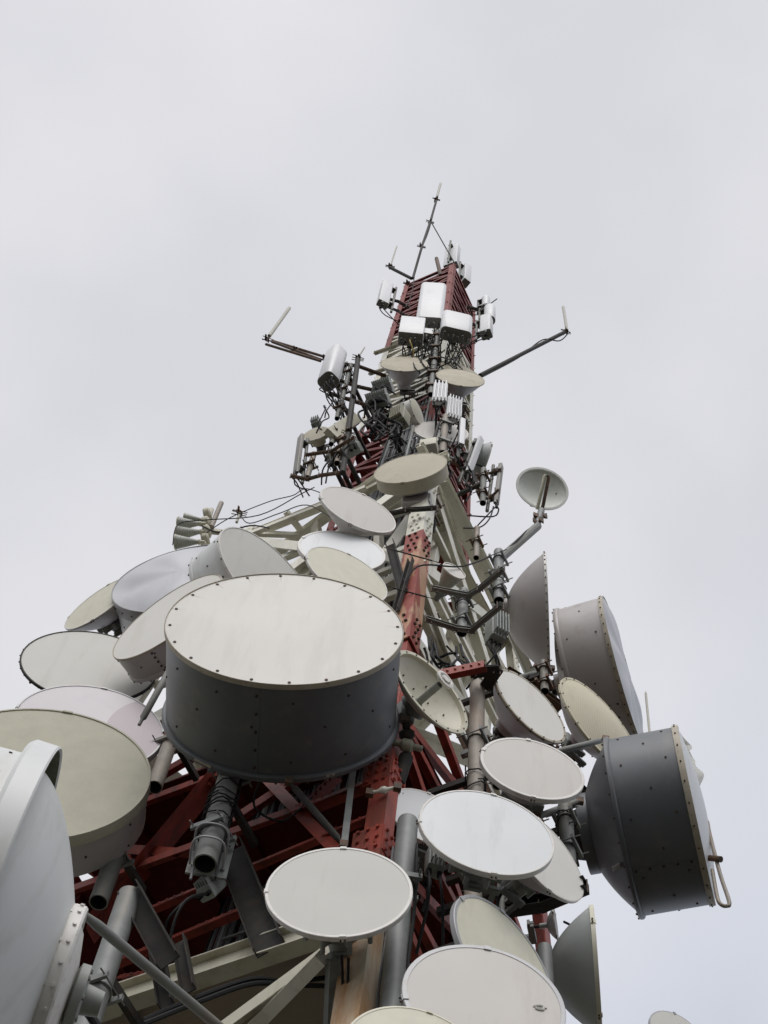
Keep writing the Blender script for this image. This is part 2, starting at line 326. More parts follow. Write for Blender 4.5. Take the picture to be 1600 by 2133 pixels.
# ------------------------------------------------------------------ tower geometry
DL = Vector((-math.sin(R(57)), math.cos(R(57)), 0)); DR = Vector((math.cos(R(57)), math.sin(R(57)), 0))
LA = P(795, 1750, 11.5); LB = P(880, 1100, 12.6)         # near leg of the wide lower tower
def near(z): return LA + (LB - LA) * ((z - LA.z) / (LB.z - LA.z))
def zrow(y):                                             # height of the near leg at a picture row
    lo, hi = 2, 60
    for _ in range(40):
        m = (lo + hi) / 2
        if proj(near(m))[1] > y: lo = m
        else: hi = m
    return lo
ZT = zrow(950)
def width(z): return 4.7 + (ZT - z) * 0.105
def corner(k, z):
    n = near(z); w = width(z)
    return [n, n + DL * w, n + (DL + DR) * w, n + DR * w][k]
MA = P(890, 985, 14.4); MBt = P(946, 548, 14.7)          # near leg of the red and white mast
def mnear(z): return MA + (MBt - MA) * ((z - MA.z) / (MBt.z - MA.z))
MZ0 = ZT - 0.1; MZ1 = MBt.z
def mwidth(z): return 1.9 + (MZ1 - z) * 0.028
def mcorner(k, z):
    n = mnear(z); w = mwidth(z)
    return [n, n + DL * w, n + (DL + DR) * w, n + DR * w][k]
FL = [(DL, DR), (-DL, DR), (-DL, -DR), (DL, -DR)]        # flange directions at each corner

ZW = zrow(1108)                                          # white paint above this height
ZR = zrow(1300)                                          # the far legs and bracing stay white down to here
ZS = zrow(1875)                                          # beige floor; legs white below it
tower = thing('lattice_tower', 'tall square red and white steel lattice tower carrying all the dishes', 'tower', near(0) + (DL + DR) * width(0) / 2)
tower.location.z = 0
print('ZT', ZT, 'ZW', ZW, 'ZS', ZS, 'mast', MZ0, MZ1, 'widths', width(ZS), width(ZT))
bands = [(0.0, ZS, 'cream_rust', .32), (ZS, ZW, 'red_paint', .27), (ZW, ZT + 0.3, 'white_paint', .27)]
for k in range(4):
    for z0, z1, mt, w in (bands if k == 0 else [bands[0], (ZS, ZR, 'red_paint', .27), (ZR, ZT + .3, 'white_paint', .27)]):
        m = MB(); m.angle(corner(k, z0), corner(k, z1), w, .03, *FL[k])
        if k in (0, 1, 3):
            zz = z0 + 0.3
            while zz < z1 and zz > 10:
                if 0.25 < (zz * .37) % 1.0 < 0.6:
                    for fl, ot in ((FL[k][0], FL[k][1]), (FL[k][1], FL[k][0])):
                        for q in (.08, .18): m.bolt(corner(k, zz) + fl * q, -ot, .028, .03)
                zz += .21
        wb(m, 'leg', mt, tower)
levels = [0.05, 6, 11.5, ZS, zrow(1742), zrow(1600), zrow(1460), zrow(1290), zrow(1150), ZT]
print('levels', [round(z, 2) for z in levels])
def faces(cf, z): return [(cf(0, z), cf(1, z), 0), (cf(0, z), cf(3, z), 1), (cf(1, z), cf(2, z), 2), (cf(3, z), cf(2, z), 3)]
FIN = [DR, DL, -DL * -1, -DR * -1]
for i, z in enumerate(levels):
    mt = 'white_paint' if z > ZR - .1 else ('cream_paint' if z <= ZS + .01 else 'red_paint')
    for a, b, k in faces(corner, z):
        if k == 0 and i in (4,): continue
        inn = {0: DR, 1: DL, 2: -DL, 3: -DR}[k]
        m = MB(); d = (b - a).normalized(); 
        s = .17 if z in (ZT, ZS) else .15
        if z in (ZT,): m.ibeam(a + inn * .13 - d * (0.35 if k < 2 else 0) , b + inn * .13 + d * .35, s, s + .04, .022)
        elif z == ZS: m.ibeam(a + inn * .16, b + inn * .16, .22, .36, .022)
        else: m.angle(a + inn * .035, b + inn * .035, s, .016, Vector((0, 0, -1)), inn)
        wb(m, 'horizontal_beam', mt, tower)
for i in range(len(levels) - 1):
    z0, z1 = levels[i], levels[i + 1]
    if z0 > ZR - .1: mt = 'white_paint'
    else: mt = 'red_paint' if z0 >= ZS - .01 else 'cream_paint'
    f0 = faces(corner, z0); f1 = faces(corner, z1)
    for q in range(4):
        if q == 0 and i in (3, 4): continue
        inn = {0: DR, 1: DL, 2: -DL, 3: -DR}[q]
        a0, b0, _ = f0[q]; a1, b1, _ = f1[q]
        w = .27 if mt == 'white_paint' else .17
        if (z1 - z0) < 2.2:
            mid = (a0 + b0) / 2
            prs = ((a1, mid), (b1, mid)) if i % 2 else ((a0, (a1 + b1) / 2), (b0, (a1 + b1) / 2))
        else: prs = ((a0, b1), (b0, a1))
        for j, (p, r_) in enumerate(prs):
            m = MB(); o = inn * (.06 + .03 * j)
            m.angle(p + o, r_ + o, w, .014, Vector((0, 0, -1)), inn)
            wb(m, 'diagonal_brace', mt, tower)
for q, (ca, cb, inn) in enumerate(((0, 3, DL), (0, 1, DR))):
    zt, zb = ZT - .2, zrow(1290)
    for u0, u1, za, zb_ in ((.30, .12, zt, zb), (.62, .30, zt, zb), (.95, .62, zt, zb), (.0, .42, zt, zb + .3), (.42, .95, zt - 1.2, zb)):
        m = MB(); a = corner(ca, za).lerp(corner(cb, za), u0) + inn * .32; b = corner(ca, zb_).lerp(corner(cb, zb_), u1) + inn * .32
        m.angle(a, b, .24, .016, inn, Vector((0, 0, -1))); wb(m, 'inner_brace', 'white_paint' if u0 != .62 else 'cream_paint', tower)
    for zz in (.25, .5, .78):
        z = zb + (zt - zb) * zz; m = MB(); m.angle(corner(ca, z) + inn * .2, corner(cb, z) + inn * .2, .18, .014, Vector((0, 0, -1)), inn); wb(m, 'inner_beam', 'white_paint', tower)
for pa, pb, dz, w_, mt in (((578, 1149), (791, 995), .0, .26, 'white_paint'), ((640, 1170), (870, 1030), -.5, .3, 'white_paint'), ((520, 1104), (625, 1108), -.1, .16, 'white_paint'),
        ((516, 1108), (760, 1010), -.35, .15, 'white_paint'), ((602, 1062), (634, 1102), .0, .16, 'white_paint'), ((700, 1220), (860, 1085), -1.0, .26, 'white_paint'), ((735, 1028), (850, 965), -.15, .2, 'cream_paint'),
        ((610, 1190), (700, 1150), -.9, .2, 'cream_paint'), ((905, 1010), (985, 1240), -.3, .26, 'white_paint'), ((925, 1000), (1060, 1275), -.6, .24, 'white_paint'), ((905, 1080), (1040, 1330), -1.4, .26, 'cream_paint'),
        ((915, 1060), (960, 1290), -1.0, .24, 'white_paint'), ((1000, 1290), (1075, 1430), -2.2, .2, 'cream_paint'), ((1050, 1300), (1105, 1425), -2.0, .2, 'white_paint')):
    a = Pz(*pa, ZT + dz); b = Pz(*pb, ZT + dz); m = MB(); m.ibeam(a, b, w_ * .8, w_, .014) if w_ > .2 else m.angle(a, b, w_, .014, (0, 0, -1), DR); wb(m, 'plan_beam', mt, tower)
# splice cover on the near leg, white over red with worn paint and bolts
for (ya, yb, mt) in ((1108, 985, 'white_paint'), (1332, 1108, 'red_worn')):
    z0, z1 = zrow(ya), zrow(yb); off = -(DL + DR) * .05
    m = MB(); m.angle(near(z0) + off, near(z1) + off, .36, .03, DL, DR)
    for c, (s0, s1) in enumerate(((z0 + .15, z0 + 1.0), (z1 - 1.0, z1 - .15))):
        for h in range(4):
            zz = s0 + (s1 - s0) * h / 3
            for fl, ot in ((DL, DR), (DR, DL)):
                for q in (.1, .22): m.bolt(near(zz) + off + fl * (q + (.05 if h % 2 else 0)), -ot, .03, .035, 1)
    wb(m, 'splice_plate', [mt, 'bolt' if mt != 'white_paint' else 'white_paint'], tower)
def Pf(px, py, d=0.0):                    # point on the plane of the left face, d metres inside it
    n_ = (LB - LA).cross(DL).normalized(); o = LA + DR * d; r_ = ray(px, py); return CAM + r_ * ((o - CAM).dot(n_) / r_.dot(n_))
for pa, pb, w_, dd, nm in (((462, 1594), (180, 1935), .24, .10, 'diagonal_brace'), ((575, 1624), (716, 1768), .2, .07, 'diagonal_brace'), ((700, 1604), (622, 1682), .19, .16, 'diagonal_brace'),
        ((785, 1688), (300, 1893), .13, .05, 'horizontal_beam'), ((500, 1889), (235, 2000), .15, .30, 'horizontal_beam'), ((822, 1600), (610, 1684), .20, .04, 'horizontal_beam'), ((450, 1585), (300, 1650), .2, .5, 'horizontal_beam'),
        ((430, 2000), (250, 2030), .12, .9, 'horizontal_beam'), ((240, 1700), (300, 1860), .13, .6, 'diagonal_brace')):
    a, b = Pf(*pa, dd), Pf(*pb, dd); m = MB(); m.angle(a, b, w_, .018, (-.3, -.2, -1), DR)
    d_ = (b - a).normalized(); x_ = d_.cross(DR).normalized()
    for k_ in range(5):
        for e_ in (a, b): m.bolt(e_ + (d_ if e_ is a else -d_) * (.12 + .11 * k_) + x_ * (.4 * w_ if x_.z < 0 else -.4 * w_), -DR, .024, .03)
    wb(m, nm, 'red_paint', tower)
m = MB(); a = Pz(905, 1397, zrow(1385)); b = Pz(1008, 1375, zrow(1385)); m.angle(a, b, .2, .018, (0, 0, -1), (0, 1, 0))
for k_ in range(6): m.bolt(a.lerp(b, .1 + .16 * k_) + Vector((0, -.005, -.1)), (0, -1, 0), .02, .025)
wb(m, 'node_beam', 'red_paint', tower)
# gusset plates and splice bolts at the lower red node
for y in (1742, 1600, 1460):
    z = zrow(y); m = MB()
    for fl, ot in ((DL, DR), (DR, DL)):
        c = near(z) + fl * .2 - ot * .012
        m.box(c, fl, ot, (0, 0, 1), .4, .018, .5)
        for i in range(3):
            for j in range(3): m.bolt(near(z) + fl * (.06 + .13 * i) - ot * .02 + Vector((0, 0, -.2 + .2 * j)), -ot, .026, .035)
    wb(m, 'gusset_plate', 'red_paint', tower)
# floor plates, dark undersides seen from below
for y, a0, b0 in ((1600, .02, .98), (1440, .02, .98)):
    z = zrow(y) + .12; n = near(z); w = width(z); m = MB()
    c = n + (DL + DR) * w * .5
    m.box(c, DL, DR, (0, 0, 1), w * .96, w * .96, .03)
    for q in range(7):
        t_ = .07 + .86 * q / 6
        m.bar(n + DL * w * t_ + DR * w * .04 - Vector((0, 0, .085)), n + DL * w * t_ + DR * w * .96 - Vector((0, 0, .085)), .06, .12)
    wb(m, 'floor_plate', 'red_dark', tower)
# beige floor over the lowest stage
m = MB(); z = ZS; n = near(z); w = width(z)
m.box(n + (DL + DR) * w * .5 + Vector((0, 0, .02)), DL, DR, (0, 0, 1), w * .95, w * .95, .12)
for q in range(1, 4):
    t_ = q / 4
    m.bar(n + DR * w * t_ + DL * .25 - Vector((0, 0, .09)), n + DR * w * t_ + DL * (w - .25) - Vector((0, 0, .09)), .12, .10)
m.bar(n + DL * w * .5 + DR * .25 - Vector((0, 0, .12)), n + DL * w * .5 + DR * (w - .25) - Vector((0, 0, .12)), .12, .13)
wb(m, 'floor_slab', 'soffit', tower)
# mast
mast = thing('antenna_mast', 'slim red and white lattice mast standing on top of the wide lower tower', 'mast', Vector(mcorner(0, MZ0)))
def mz(y):
    lo, hi = 20, 80
    for _ in range(40):
        q = (lo + hi) / 2
        if proj(mnear(q))[1] > y: lo = q
        else: hi = q
    return lo
mb_ = [(MZ0, mz(830), 'red_paint'), (mz(830), mz(672), 'white_paint'), (mz(672), MZ1, 'red_paint')]
for k in range(4):
    for z0, z1, mt in mb_:
        m = MB(); m.angle(mcorner(k, z0), mcorner(k, z1), .19, .018, *FL[k])
        wb(m, 'leg', 'red_faded' if (mt == 'red_paint') else mt, mast)
nl = 18; mlev = [MZ0 + (MZ1 - MZ0) * i / nl for i in range(nl + 1)]
for i, z in enumerate(mlev):
    mt = [b for b in mb_ if b[0] - .01 <= z <= b[1] + .01][0][2]
    m = MB()
    for a, b, k in faces(mcorner, z):
        inn = {0: DR, 1: DL, 2: -DL, 3: -DR}[k]; m.angle(a + inn * .02, b + inn * .02, .11, .012, Vector((0, 0, -1)), inn)
    wb(m, 'ring_beam', 'red_mast' if mt == 'red_paint' else mt, mast)
    if i < nl:
        z1 = mlev[i + 1]; f0 = faces(mcorner, z); f1 = faces(mcorner, z1)
        for q in range(4):
            inn = {0: DR, 1: DL, 2: -DL, 3: -DR}[q]; a0, b0, _ = f0[q]; a1, b1, _ = f1[q]
            m = MB()
            m.angle(a0 + inn * .035, b1 + inn * .035, .14, .012, Vector((0, 0, -1)), inn)
            m.angle(b0 + inn * .05, a1 + inn * .05, .14, .012, Vector((0, 0, -1)), inn)
            if z > mz(700):
                zm = (z + z1) / 2; m.angle(a0.lerp(a1, .5) + inn * .02, b0.lerp(b1, .5) + inn * .02, .13, .01, Vector((0, 0, -1)), inn)
            wb(m, 'cross_brace', 'red_mast' if mt == 'red_paint' else mt, mast)
# cable ladder up the inside
lad = thing('cable_ladder', 'vertical ladder of grey feeder cables running up inside the tower', 'cable ladder', near(ZS + .2) + DL * 1.9 + DR * 1.1)
m = MB(); b0 = lad.location.copy(); c0 = mcorner(0, MZ1 - 1) + DL * .5 + DR * .7
for s in (-.5, 1.1):
    m.bar(b0 + DL * s, Vector((c0.x, c0.y, c0.z)) + DL * s * .3, .05, .05)
for i in range(40):
    u = i / 40; p = b0.lerp(c0, u); k = 1 - .7 * u; m.bar(p + DL * -.5 * k, p + DL * 1.1 * k, .03, .03)
wb(m, 'rail', 'galvanised', lad)
for i in range(34):
    m = MB(); s = -.95 + i * .07; jit = [random.uniform(-.03, .03) for _ in range(8)]
    m.tube([(b0 + DL * s).lerp(c0 + DL * s * .3, j / 7) + DR * (.06 + jit[j]) for j in range(8)], .022, 6)
    wb(m, 'feeder_cable', 'cable_grey' if i % 3 else 'cable_black', lad)

# ------------------------------------------------------------------ mounting pipes
def tower_point(p, z=None):               # nearest point of the near faces at that height
    z = p.z if z is None else z
    cf = corner if z < ZT - .2 else mcorner
    best = None
    for a, b in ((cf(0, z), cf(1, z)), (cf(0, z), cf(3, z))):
        d = b - a; t_ = max(.02, min(.98, (Vector((p.x, p.y, z)) - a).dot(d) / d.length_squared)); q = a + d * t_
        if best is None or (q - p).length < best[0]: best = ((q - p).length, q)
    return best[1]
def u_clamp(m, p, r, n, mi=0):             # two jaws and threaded rods round a vertical pipe
    n = Vector(n); n.z = 0; n.normalize(); x = Vector((-n.y, n.x, 0))
    for s in (-1, 1): m.box(p + n * s * (r + .025), x, n, (0, 0, 1), r * 2 + .16, .04, .08, mi)
    for s in (-1, 1): m.tube([p + x * s * (r + .045) - n * (r + .13), p + x * s * (r + .045) + n * (r + .13)], .011, 6, mi)
    m.tube([p + (n * math.cos(a) + x * math.sin(a)) * (r + .012) for a in [math.pi * 2 * k / 12 for k in range(13)]], .014, 6, mi)
def pipe(label, px, py, D, ytop, r, mt='pipe_grey', arms=1, clamps=2, wraps=0, ext=0.0, group=None, name='mount_pipe', capped=False, amat='dark_steel'):
    a, b = vert(px, py, D, ytop); a.z -= ext
    t = thing(name, label, 'pipe', a, group=group)
    m = MB(); seg = 24
    if capped: m.lathe([(r, 0), (r, (b - a).length), (0, (b - a).length)], seg, 0, a, (0, 0, 1))
    else: m.lathe([(r, 0), (r, (b - a).length), (r * .6, (b - a).length)], seg, 0, a, (0, 0, 1))
    m.lathe([(r, 0), (r * .86, 0), (r * .86, (b - a).length * .9), (0, (b - a).length * .9)], seg, [0, 1, 1], a, (0, 0, 1))
    wb(m, 'tube', [mt, 'inner_dark'], t)
    tp = tower_point(a); n = (tp - a); n.z = 0
    for i in range(arms):
        z = a.z + (b.z - a.z) * ((i + .6) / max(arms, 1) if arms > 1 else .6)
        p = Vector((a.x, a.y, z)); q = tower_point(p)
        m = MB(); m.bar(p + (q - p).normalized() * r, q, .08, .12); wb(m, 'arm', amat, t)
    for i in range(clamps):
        z = a.z + (b.z - a.z) * (i + .5) / clamps
        m = MB(); u_clamp(m, Vector((a.x, a.y, z)), r, n if n.length > .05 else (0, 1, 0)); wb(m, 'clamp', 'galvanised' if r > .08 else 'rusty_steel', t)
    for i in range(wraps):
        m = MB(); z0 = a.z + (b.z - a.z) * random.uniform(.1, .7); pts = []
        ph = random.uniform(0, 6)
        for k in range(26):
            an = ph + k * .45; zz = z0 + k * .02 + .05 * math.sin(k * .7); rr_ = r + .02 + .03 * math.sin(k * .9 + i) ** 2
            pts.append(Vector((a.x + rr_ * math.cos(an), a.y + rr_ * math.sin(an), zz)))
        m.tube(pts, .011, 6); wb(m, 'cable', 'cable_black', t)
    return t, a, b

# ------------------------------------------------------------------ dishes
def dish(label, px, py, Rp, az, D, tilt=0.0, shroud=0.0, bowl=0.45, shape='parab', face='radome_white', side='shell_white', back=None, rim='rim_white',
         rimw=0.03, riml=0.05, dome=0.02, bolts=0, sidebolts=0, backring=0.0, hub=0.16, hubl=0.25, cast=False, group=None, inset=0.0, wob=False, name='dish_antenna', mountpipe=True, side_off=1, seam=False, facebolts=None, bandmat=None, struts=0, pl=1.1, plabel=None):
    pos = P(px, py, D); Rm = Rp * msc(pos)
    t = thing(name, label, 'dish antenna', pos, (-R(tilt), 0, R(az)), group)
    back = back or side
    seg = 96 if Rp > 90 else 56
    Ls = shroud * Rm; Lb = bowl * Rm
    n = Vector((math.sin(R(az)) * math.cos(R(tilt)), -math.cos(R(az)) * math.cos(R(tilt)), math.sin(R(tilt))))
    # radome
    m = MB(); ri = Rm - rimw * Rm * (0.9 if rimw > 0 else 0)
    pr = []
    for i in range(9):
        u = 1 - i / 8; pr.append((ri * u, -dome * Rm * (1 - u ** 2) + inset * Rm - (.004 if inset == 0 else 0)))
    wf = None
    if wob:
        def wf(r, y, a): return (0, -.028 * Rm * (math.sin(a * 3 + 1) * .6 + math.sin(a * 7) * .3) * (r / Rm) ** 2 * (1 - (r / Rm) ** 4) * 4)
    m.lathe(pr, seg, 0, wob=wf)
    fb = facebolts if facebolts is not None else 0
    for k in range(fb):
        a = 2 * math.pi * (k + .5) / fb; m.bolt((math.cos(a) * Rm * .955, -.002, math.sin(a) * Rm * .955), (0, -1, 0), .012 + .006 * Rm, .014, 1)
    ro = m.build('radome', [face, 'bolt'], t)
    # rim
    m = MB(); rl = riml * Rm; w = rimw * Rm
    m.lathe([(ri - .002, 0.004), (ri, -.012 * Rm), (Rm, -.012 * Rm), (Rm + .006, -.004), (Rm + .006, rl), (Rm - .01, rl)], seg, 0)
    for k in range(bolts):
        a = 2 * math.pi * (k + .5) / bolts; c, s = math.cos(a), math.sin(a)
        m.bolt(((Rm + .004) * c, rl * .5, (Rm + .004) * s), (c, 0, s), .013, .016, 1)
        if rimw > .03: m.bolt(((Rm - w / 2) * c, -.012 * Rm, (Rm - w / 2) * s), (0, -1, 0), .012, .014, 1)
    if rimw >= .02 and bolts == 0:
        for a in (R(90 + random.uniform(-8, 8)), R(270 + random.uniform(-10, 10)), R(random.uniform(150, 200))):
            c, s = math.cos(a), math.sin(a); d_ = (-s, 0, c)
            m.box((c * (Rm - w * .45), -.012 * Rm - .004, s * (Rm - w * .45)), d_, (0, 1, 0), (c, 0, s), .09 * Rm, .012, w * 1.15)
            m.box((c * (Rm + .008), rl * .45, s * (Rm + .008)), d_, (0, 1, 0), (c, 0, s), .09 * Rm, rl * 1.1, .014)
            for q in (-.03, .03): m.bolt((c * (Rm + .012) - s * q * Rm, rl * .5, s * (Rm + .012) + c * q * Rm), (c, 0, s), .011, .02, 1)
    m.build('rim', [rim, 'bolt'], t)
    yb = rl
    if shroud > 0:
        m = MB(); rs = Rm * .985
        wv = (lambda r, y, a: (.006 * Rm * math.sin(a * 5) * math.sin(y * 6), 0)) if wob else None
        st = [(rs, rl * .5 + (Ls - rl * .5) * i / 6) for i in range(7)]
        m.lathe(st, seg, 0, wob=wv)
        if seam:
            for sa in (-math.pi / 2 - .1,):
                c, s = math.cos(sa), math.sin(sa)
                m.box((rs * c, Ls / 2 + rl / 2, rs * s), (-s, 0, c), (0, 1, 0), (c, 0, s), .05 * Rm, Ls - rl - .01, .012)
                for k in range(5):
                    m.bolt((rs * c, rl + (Ls - rl) * (k + .5) / 5, rs * s), (c, 0, s), .02, .02, 1)
        rows = 4
        for k in range(sidebolts):
            a = 2 * math.pi * (k + random.uniform(-.2, .2)) / sidebolts; c, s = math.cos(a), math.sin(a)
            for y in ((.16, .82) if k % 2 else (.45,)):
                m.bolt((rs * c, rl + (Ls - rl) * y, rs * s), (c, 0, s), .011 + .004 * Rm, .012, 1)
        sho = m.build('shroud', [side, 'bolt'], t); yb = Ls
        if backring:
            m = MB(); bw = backring * Rm
            m.lathe([(rs - .01, Ls - .03 * Rm), (rs + bw * .6, Ls - .028 * Rm), (rs + bw, Ls - .012 * Rm), (rs + bw, Ls + .02 * Rm), (rs + bw * .6, Ls + .035 * Rm), (rs - .02, Ls + .035 * Rm)], seg, 0)
            for k in range(24):
                a = 2 * math.pi * (k + .3) / 24; m.bolt((math.cos(a) * (rs + bw * .5), Ls + .034 * Rm, math.sin(a) * (rs + bw * .5)), (0, 1, 0), .016, .02, 1)
            m.build('back_ring', [bandmat or side, 'bolt'], sho)
    # reflector bowl
    m = MB(); hr = hub * Rm; r0 = Rm * .975; prf = []
    for i in range(13):
        u = i / 12
        r = r0 + (hr - r0) * u
        if shape == 'parab': y = yb + Lb * (1 - ((r / r0) ** 2)) / (1 - (hr / r0) ** 2)
        elif shape == 'cone':
            y = yb + Lb * (u * .75 + .25 * math.sin(u * math.pi / 2))
        else: y = yb + Lb * u
        prf.append((r, y))
    m.lathe(prf, seg, 0)
    if shroud == 0 and struts:
        for k in range(struts):
            a = 2 * math.pi * k / struts; c, s = math.cos(a), math.sin(a)
            m.bolt((r0 * c, yb + .02, r0 * s), (0, 1, 0), .02, .03, 1)
    m.build('reflector', [back, 'bolt'], t)
    yh = yb + Lb
    # hub with mounting bracket
    m = MB()
    if cast:
        m.lathe([(hr * .9, yh - .02), (hr * 1.25, yh + .03), (hr * 1.3, yh + hubl * .35), (hr * .8, yh + hubl * .5), (hr * .55, yh + hubl), (0, yh + hubl)], 32)
        for k in range(8):
            a = 2 * math.pi * (k + .5) / 8; c, s = math.cos(a), math.sin(a)
            m.bar((c * hr * .6, yh + hubl * .3, s * hr * .6), (c * hr * 2.0, yh + hubl * .12, s * hr * 2.0), .05 * Rm, .14 * Rm, (0, 1, 0))
            m.tube([(c * hr * 2.0, yh - .02, s * hr * 2.0), (c * hr * 2.0, yh + hubl * .42, s * hr * 2.0)], .035 * Rm, 10)
        hubo = m.build('hub', 'cast_alu', t)
    else:
        m.lathe([(hr * 1.02, yh - .05 * Rm), (hr * 1.08, yh), (hr * 1.08, yh + hubl * .4), (hr * .7, yh + hubl * .45), (hr * .6, yh + hubl), (0, yh + hubl)], 32, [0, 0, 0, 1, 1])
        hubo = m.build('hub', [back, 'dark_steel'], t)
    m = MB(); so = side_off * (.16 + .12 * Rm)
    yy = yh + hubl
    for s in (-1, 1):
        m.box((so * .5, yy - .02, s * .16 * Rm), (1, 0, 0), (0, 1, 0), (0, 0, 1), abs(so) + .12, .09, .05)
        m.bar((so, yy - .04, s * .16 * Rm), (so, yy + .2, s * .16 * Rm), .06, .06)
    m.box((0, yy, 0), (1, 0, 0), (0, 1, 0), (0, 0, 1), .2, .04, .45 * Rm)
    m.build('bracket', 'galvanised', hubo)
    if mountpipe:
        Mx = Matrix.Translation(pos) @ t.rotation_euler.to_matrix().to_4x4()
        c = Mx @ Vector((so, yy + .28, 0)); hl = max(.5, Rm * pl)
        r = .057 if Rm < .7 else (.09 if Rm < 1.1 else .11)
        lab = plabel or ('steel mounting pipe behind the ' + ' '.join(label.split(',')[0].split()[:10]))
        tp = thing('mount_pipe', lab[:150], 'pipe', (c.x, c.y, c.z - hl))
        m = MB(); m.lathe([(r * .88, 2 * hl * .9), (r * .88, 0), (r, 0), (r, 2 * hl), (0, 2 * hl)], 16, [1, 0, 0, 0], tp.location, (0, 0, 1)); wb(m, 'tube', ['pipe_grey', 'inner_dark'], tp)
        m = MB(); hb = yh + hubl
        m.tube(spline([(0, hb - .05, -.03 * Rm), (0.05, hb + .16, -.1), (so * .6, hb + .22, -.42 * Rm - .1), (so + .1, hb + .2, -hl * .8), (so + .08, hb + .25, -hl - .3)], 5), .022, 7); m.build('feeder_cable', 'cable_black', t)
        for s in (-.55, .55):
            p = Vector((c.x, c.y, c.z + s * hl)); q = tower_point(p)
            if (q - p).length > .1:
                m = MB(); m.bar(p, q, .09, .12); wb(m, 'arm', random.choice(['dark_steel', 'galvanised', 'dark_steel']), tp)
            m = MB(); u_clamp(m, p, r, q - p if (q - p).length > .05 else (0, 1, 0)); wb(m, 'clamp', 'rusty_steel', tp)
    return t, Rm, yh + hubl
for _n, _args in (('radome_drum', 0),):
    pos = P(593, 1305, 10.3)
BIGR = 246 * msc(P(593, 1305, 10.3))
mat('radome_rusty_bolts', (0.63, 0.61, 0.56), 0.5, var=0.04, vscale=0.8, dirt=(0.44, 0.39, 0.32), dscale=3, damt=0.3, dlo=0.52, streak=True, bump=0.03,
    extra=rust_bolts(20, math.pi / 20, BIGR * .82, BIGR * .955))

T = {}
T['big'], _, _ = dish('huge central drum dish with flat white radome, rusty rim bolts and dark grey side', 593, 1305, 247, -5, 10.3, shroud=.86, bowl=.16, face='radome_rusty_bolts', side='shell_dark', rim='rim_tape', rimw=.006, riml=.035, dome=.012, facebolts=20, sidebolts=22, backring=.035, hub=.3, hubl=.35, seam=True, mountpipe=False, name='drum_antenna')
dish('white drum dish turned right, upper edge showing just above the huge drum', 560, 1208, 140, 37, 12.3, shroud=.62, bowl=.3, face='radome_grey', side='shell_white', rimw=.02, riml=.03, bolts=16, sidebolts=14, backring=.02, seam=True, name='drum_antenna')
dish('large drum dish with bulging soft grey membrane, far left behind the white drums', 386, 1203, 155, -19, 13.4, shroud=.55, bowl=.2, face='radome_membrane', side='shell_white', rim='shell_grey', rimw=.012, riml=.16, dome=.10, bolts=30, sidebolts=10, wob=True, name='drum_antenna')
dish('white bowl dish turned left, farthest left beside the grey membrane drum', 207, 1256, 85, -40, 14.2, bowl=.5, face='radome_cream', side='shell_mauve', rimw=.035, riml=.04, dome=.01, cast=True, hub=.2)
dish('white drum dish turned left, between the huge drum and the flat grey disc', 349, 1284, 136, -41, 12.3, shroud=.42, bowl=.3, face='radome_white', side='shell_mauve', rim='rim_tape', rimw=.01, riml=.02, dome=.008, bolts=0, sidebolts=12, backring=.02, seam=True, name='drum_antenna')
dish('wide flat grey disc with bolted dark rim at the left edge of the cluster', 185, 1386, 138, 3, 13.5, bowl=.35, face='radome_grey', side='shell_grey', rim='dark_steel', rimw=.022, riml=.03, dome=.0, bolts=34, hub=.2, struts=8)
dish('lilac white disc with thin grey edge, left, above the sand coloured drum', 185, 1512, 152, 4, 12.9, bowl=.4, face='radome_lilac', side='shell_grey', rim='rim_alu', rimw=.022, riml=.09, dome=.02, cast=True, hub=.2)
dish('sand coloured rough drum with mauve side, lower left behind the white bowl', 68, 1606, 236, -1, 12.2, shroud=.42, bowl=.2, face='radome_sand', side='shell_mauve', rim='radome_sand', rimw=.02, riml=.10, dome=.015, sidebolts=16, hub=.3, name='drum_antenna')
dish('pale pink tilted bowl dish right under the big beige drum near the tower centre', 746, 1061, 86, 16, 12.3, bowl=.55, shape='cone', face='radome_pink', side='shell_mauve', rim='rim_white', rimw=.045, riml=.07, dome=.01, hub=.22)
dish('bright white disc half hidden behind the beige one, above the huge drum', 712, 1147, 92, 1, 12.5, bowl=.5, face='radome_cool', side='shell_white', rimw=.06, riml=.09, dome=.01)
dish('plain beige disc with white edge, leaning over the huge drum top right', 723, 1196, 94, 19, 11.9, bowl=.55, shape='cone', face='radome_cream', side='shell_white', rim='rim_white', rimw=.03, riml=.05, dome=.008)
dish('beige shallow drum dish beneath the first wide platform, at the tower centre', 855, 975, 77, -20, 12.4, shroud=.36, bowl=.3, face='radome_beige', side='radome_beige', back='shell_mauve', rim='radome_beige', rimw=.02, riml=.03, dome=.03, hub=.3, name='drum_antenna')
dish('tan bowl dish high up on the mast, the one left of the grey pipe', 842, 758, 49, -8, 13.9, shroud=.04, bowl=.85, shape='cone', face='radome_tan', side='shell_white', rim='radome_tan', rimw=.03, riml=.03, dome=.06, hub=.28, plabel='steel pipe behind the left tan bowl dish on the mast')
dish('tan bowl dish high up on the mast, front one of the two overlapping at right', 959, 787, 51, 0, 13.7, shroud=.04, bowl=.72, shape='cone', face='radome_tan', side='shell_grey', rim='radome_tan', rimw=.03, riml=.03, dome=.07, hub=.28, plabel='steel pipe behind the front right tan bowl dish on the mast')
dish('tan bowl dish high up on the mast, mostly hidden behind its twin at right', 960, 774, 45, 14, 14.2, bowl=.7, shape='cone', face='radome_tan', side='shell_grey', rim='radome_tan', rimw=.03, riml=.03, dome=.07, hub=.28, plabel='steel pipe behind the hidden tan bowl dish on the mast')
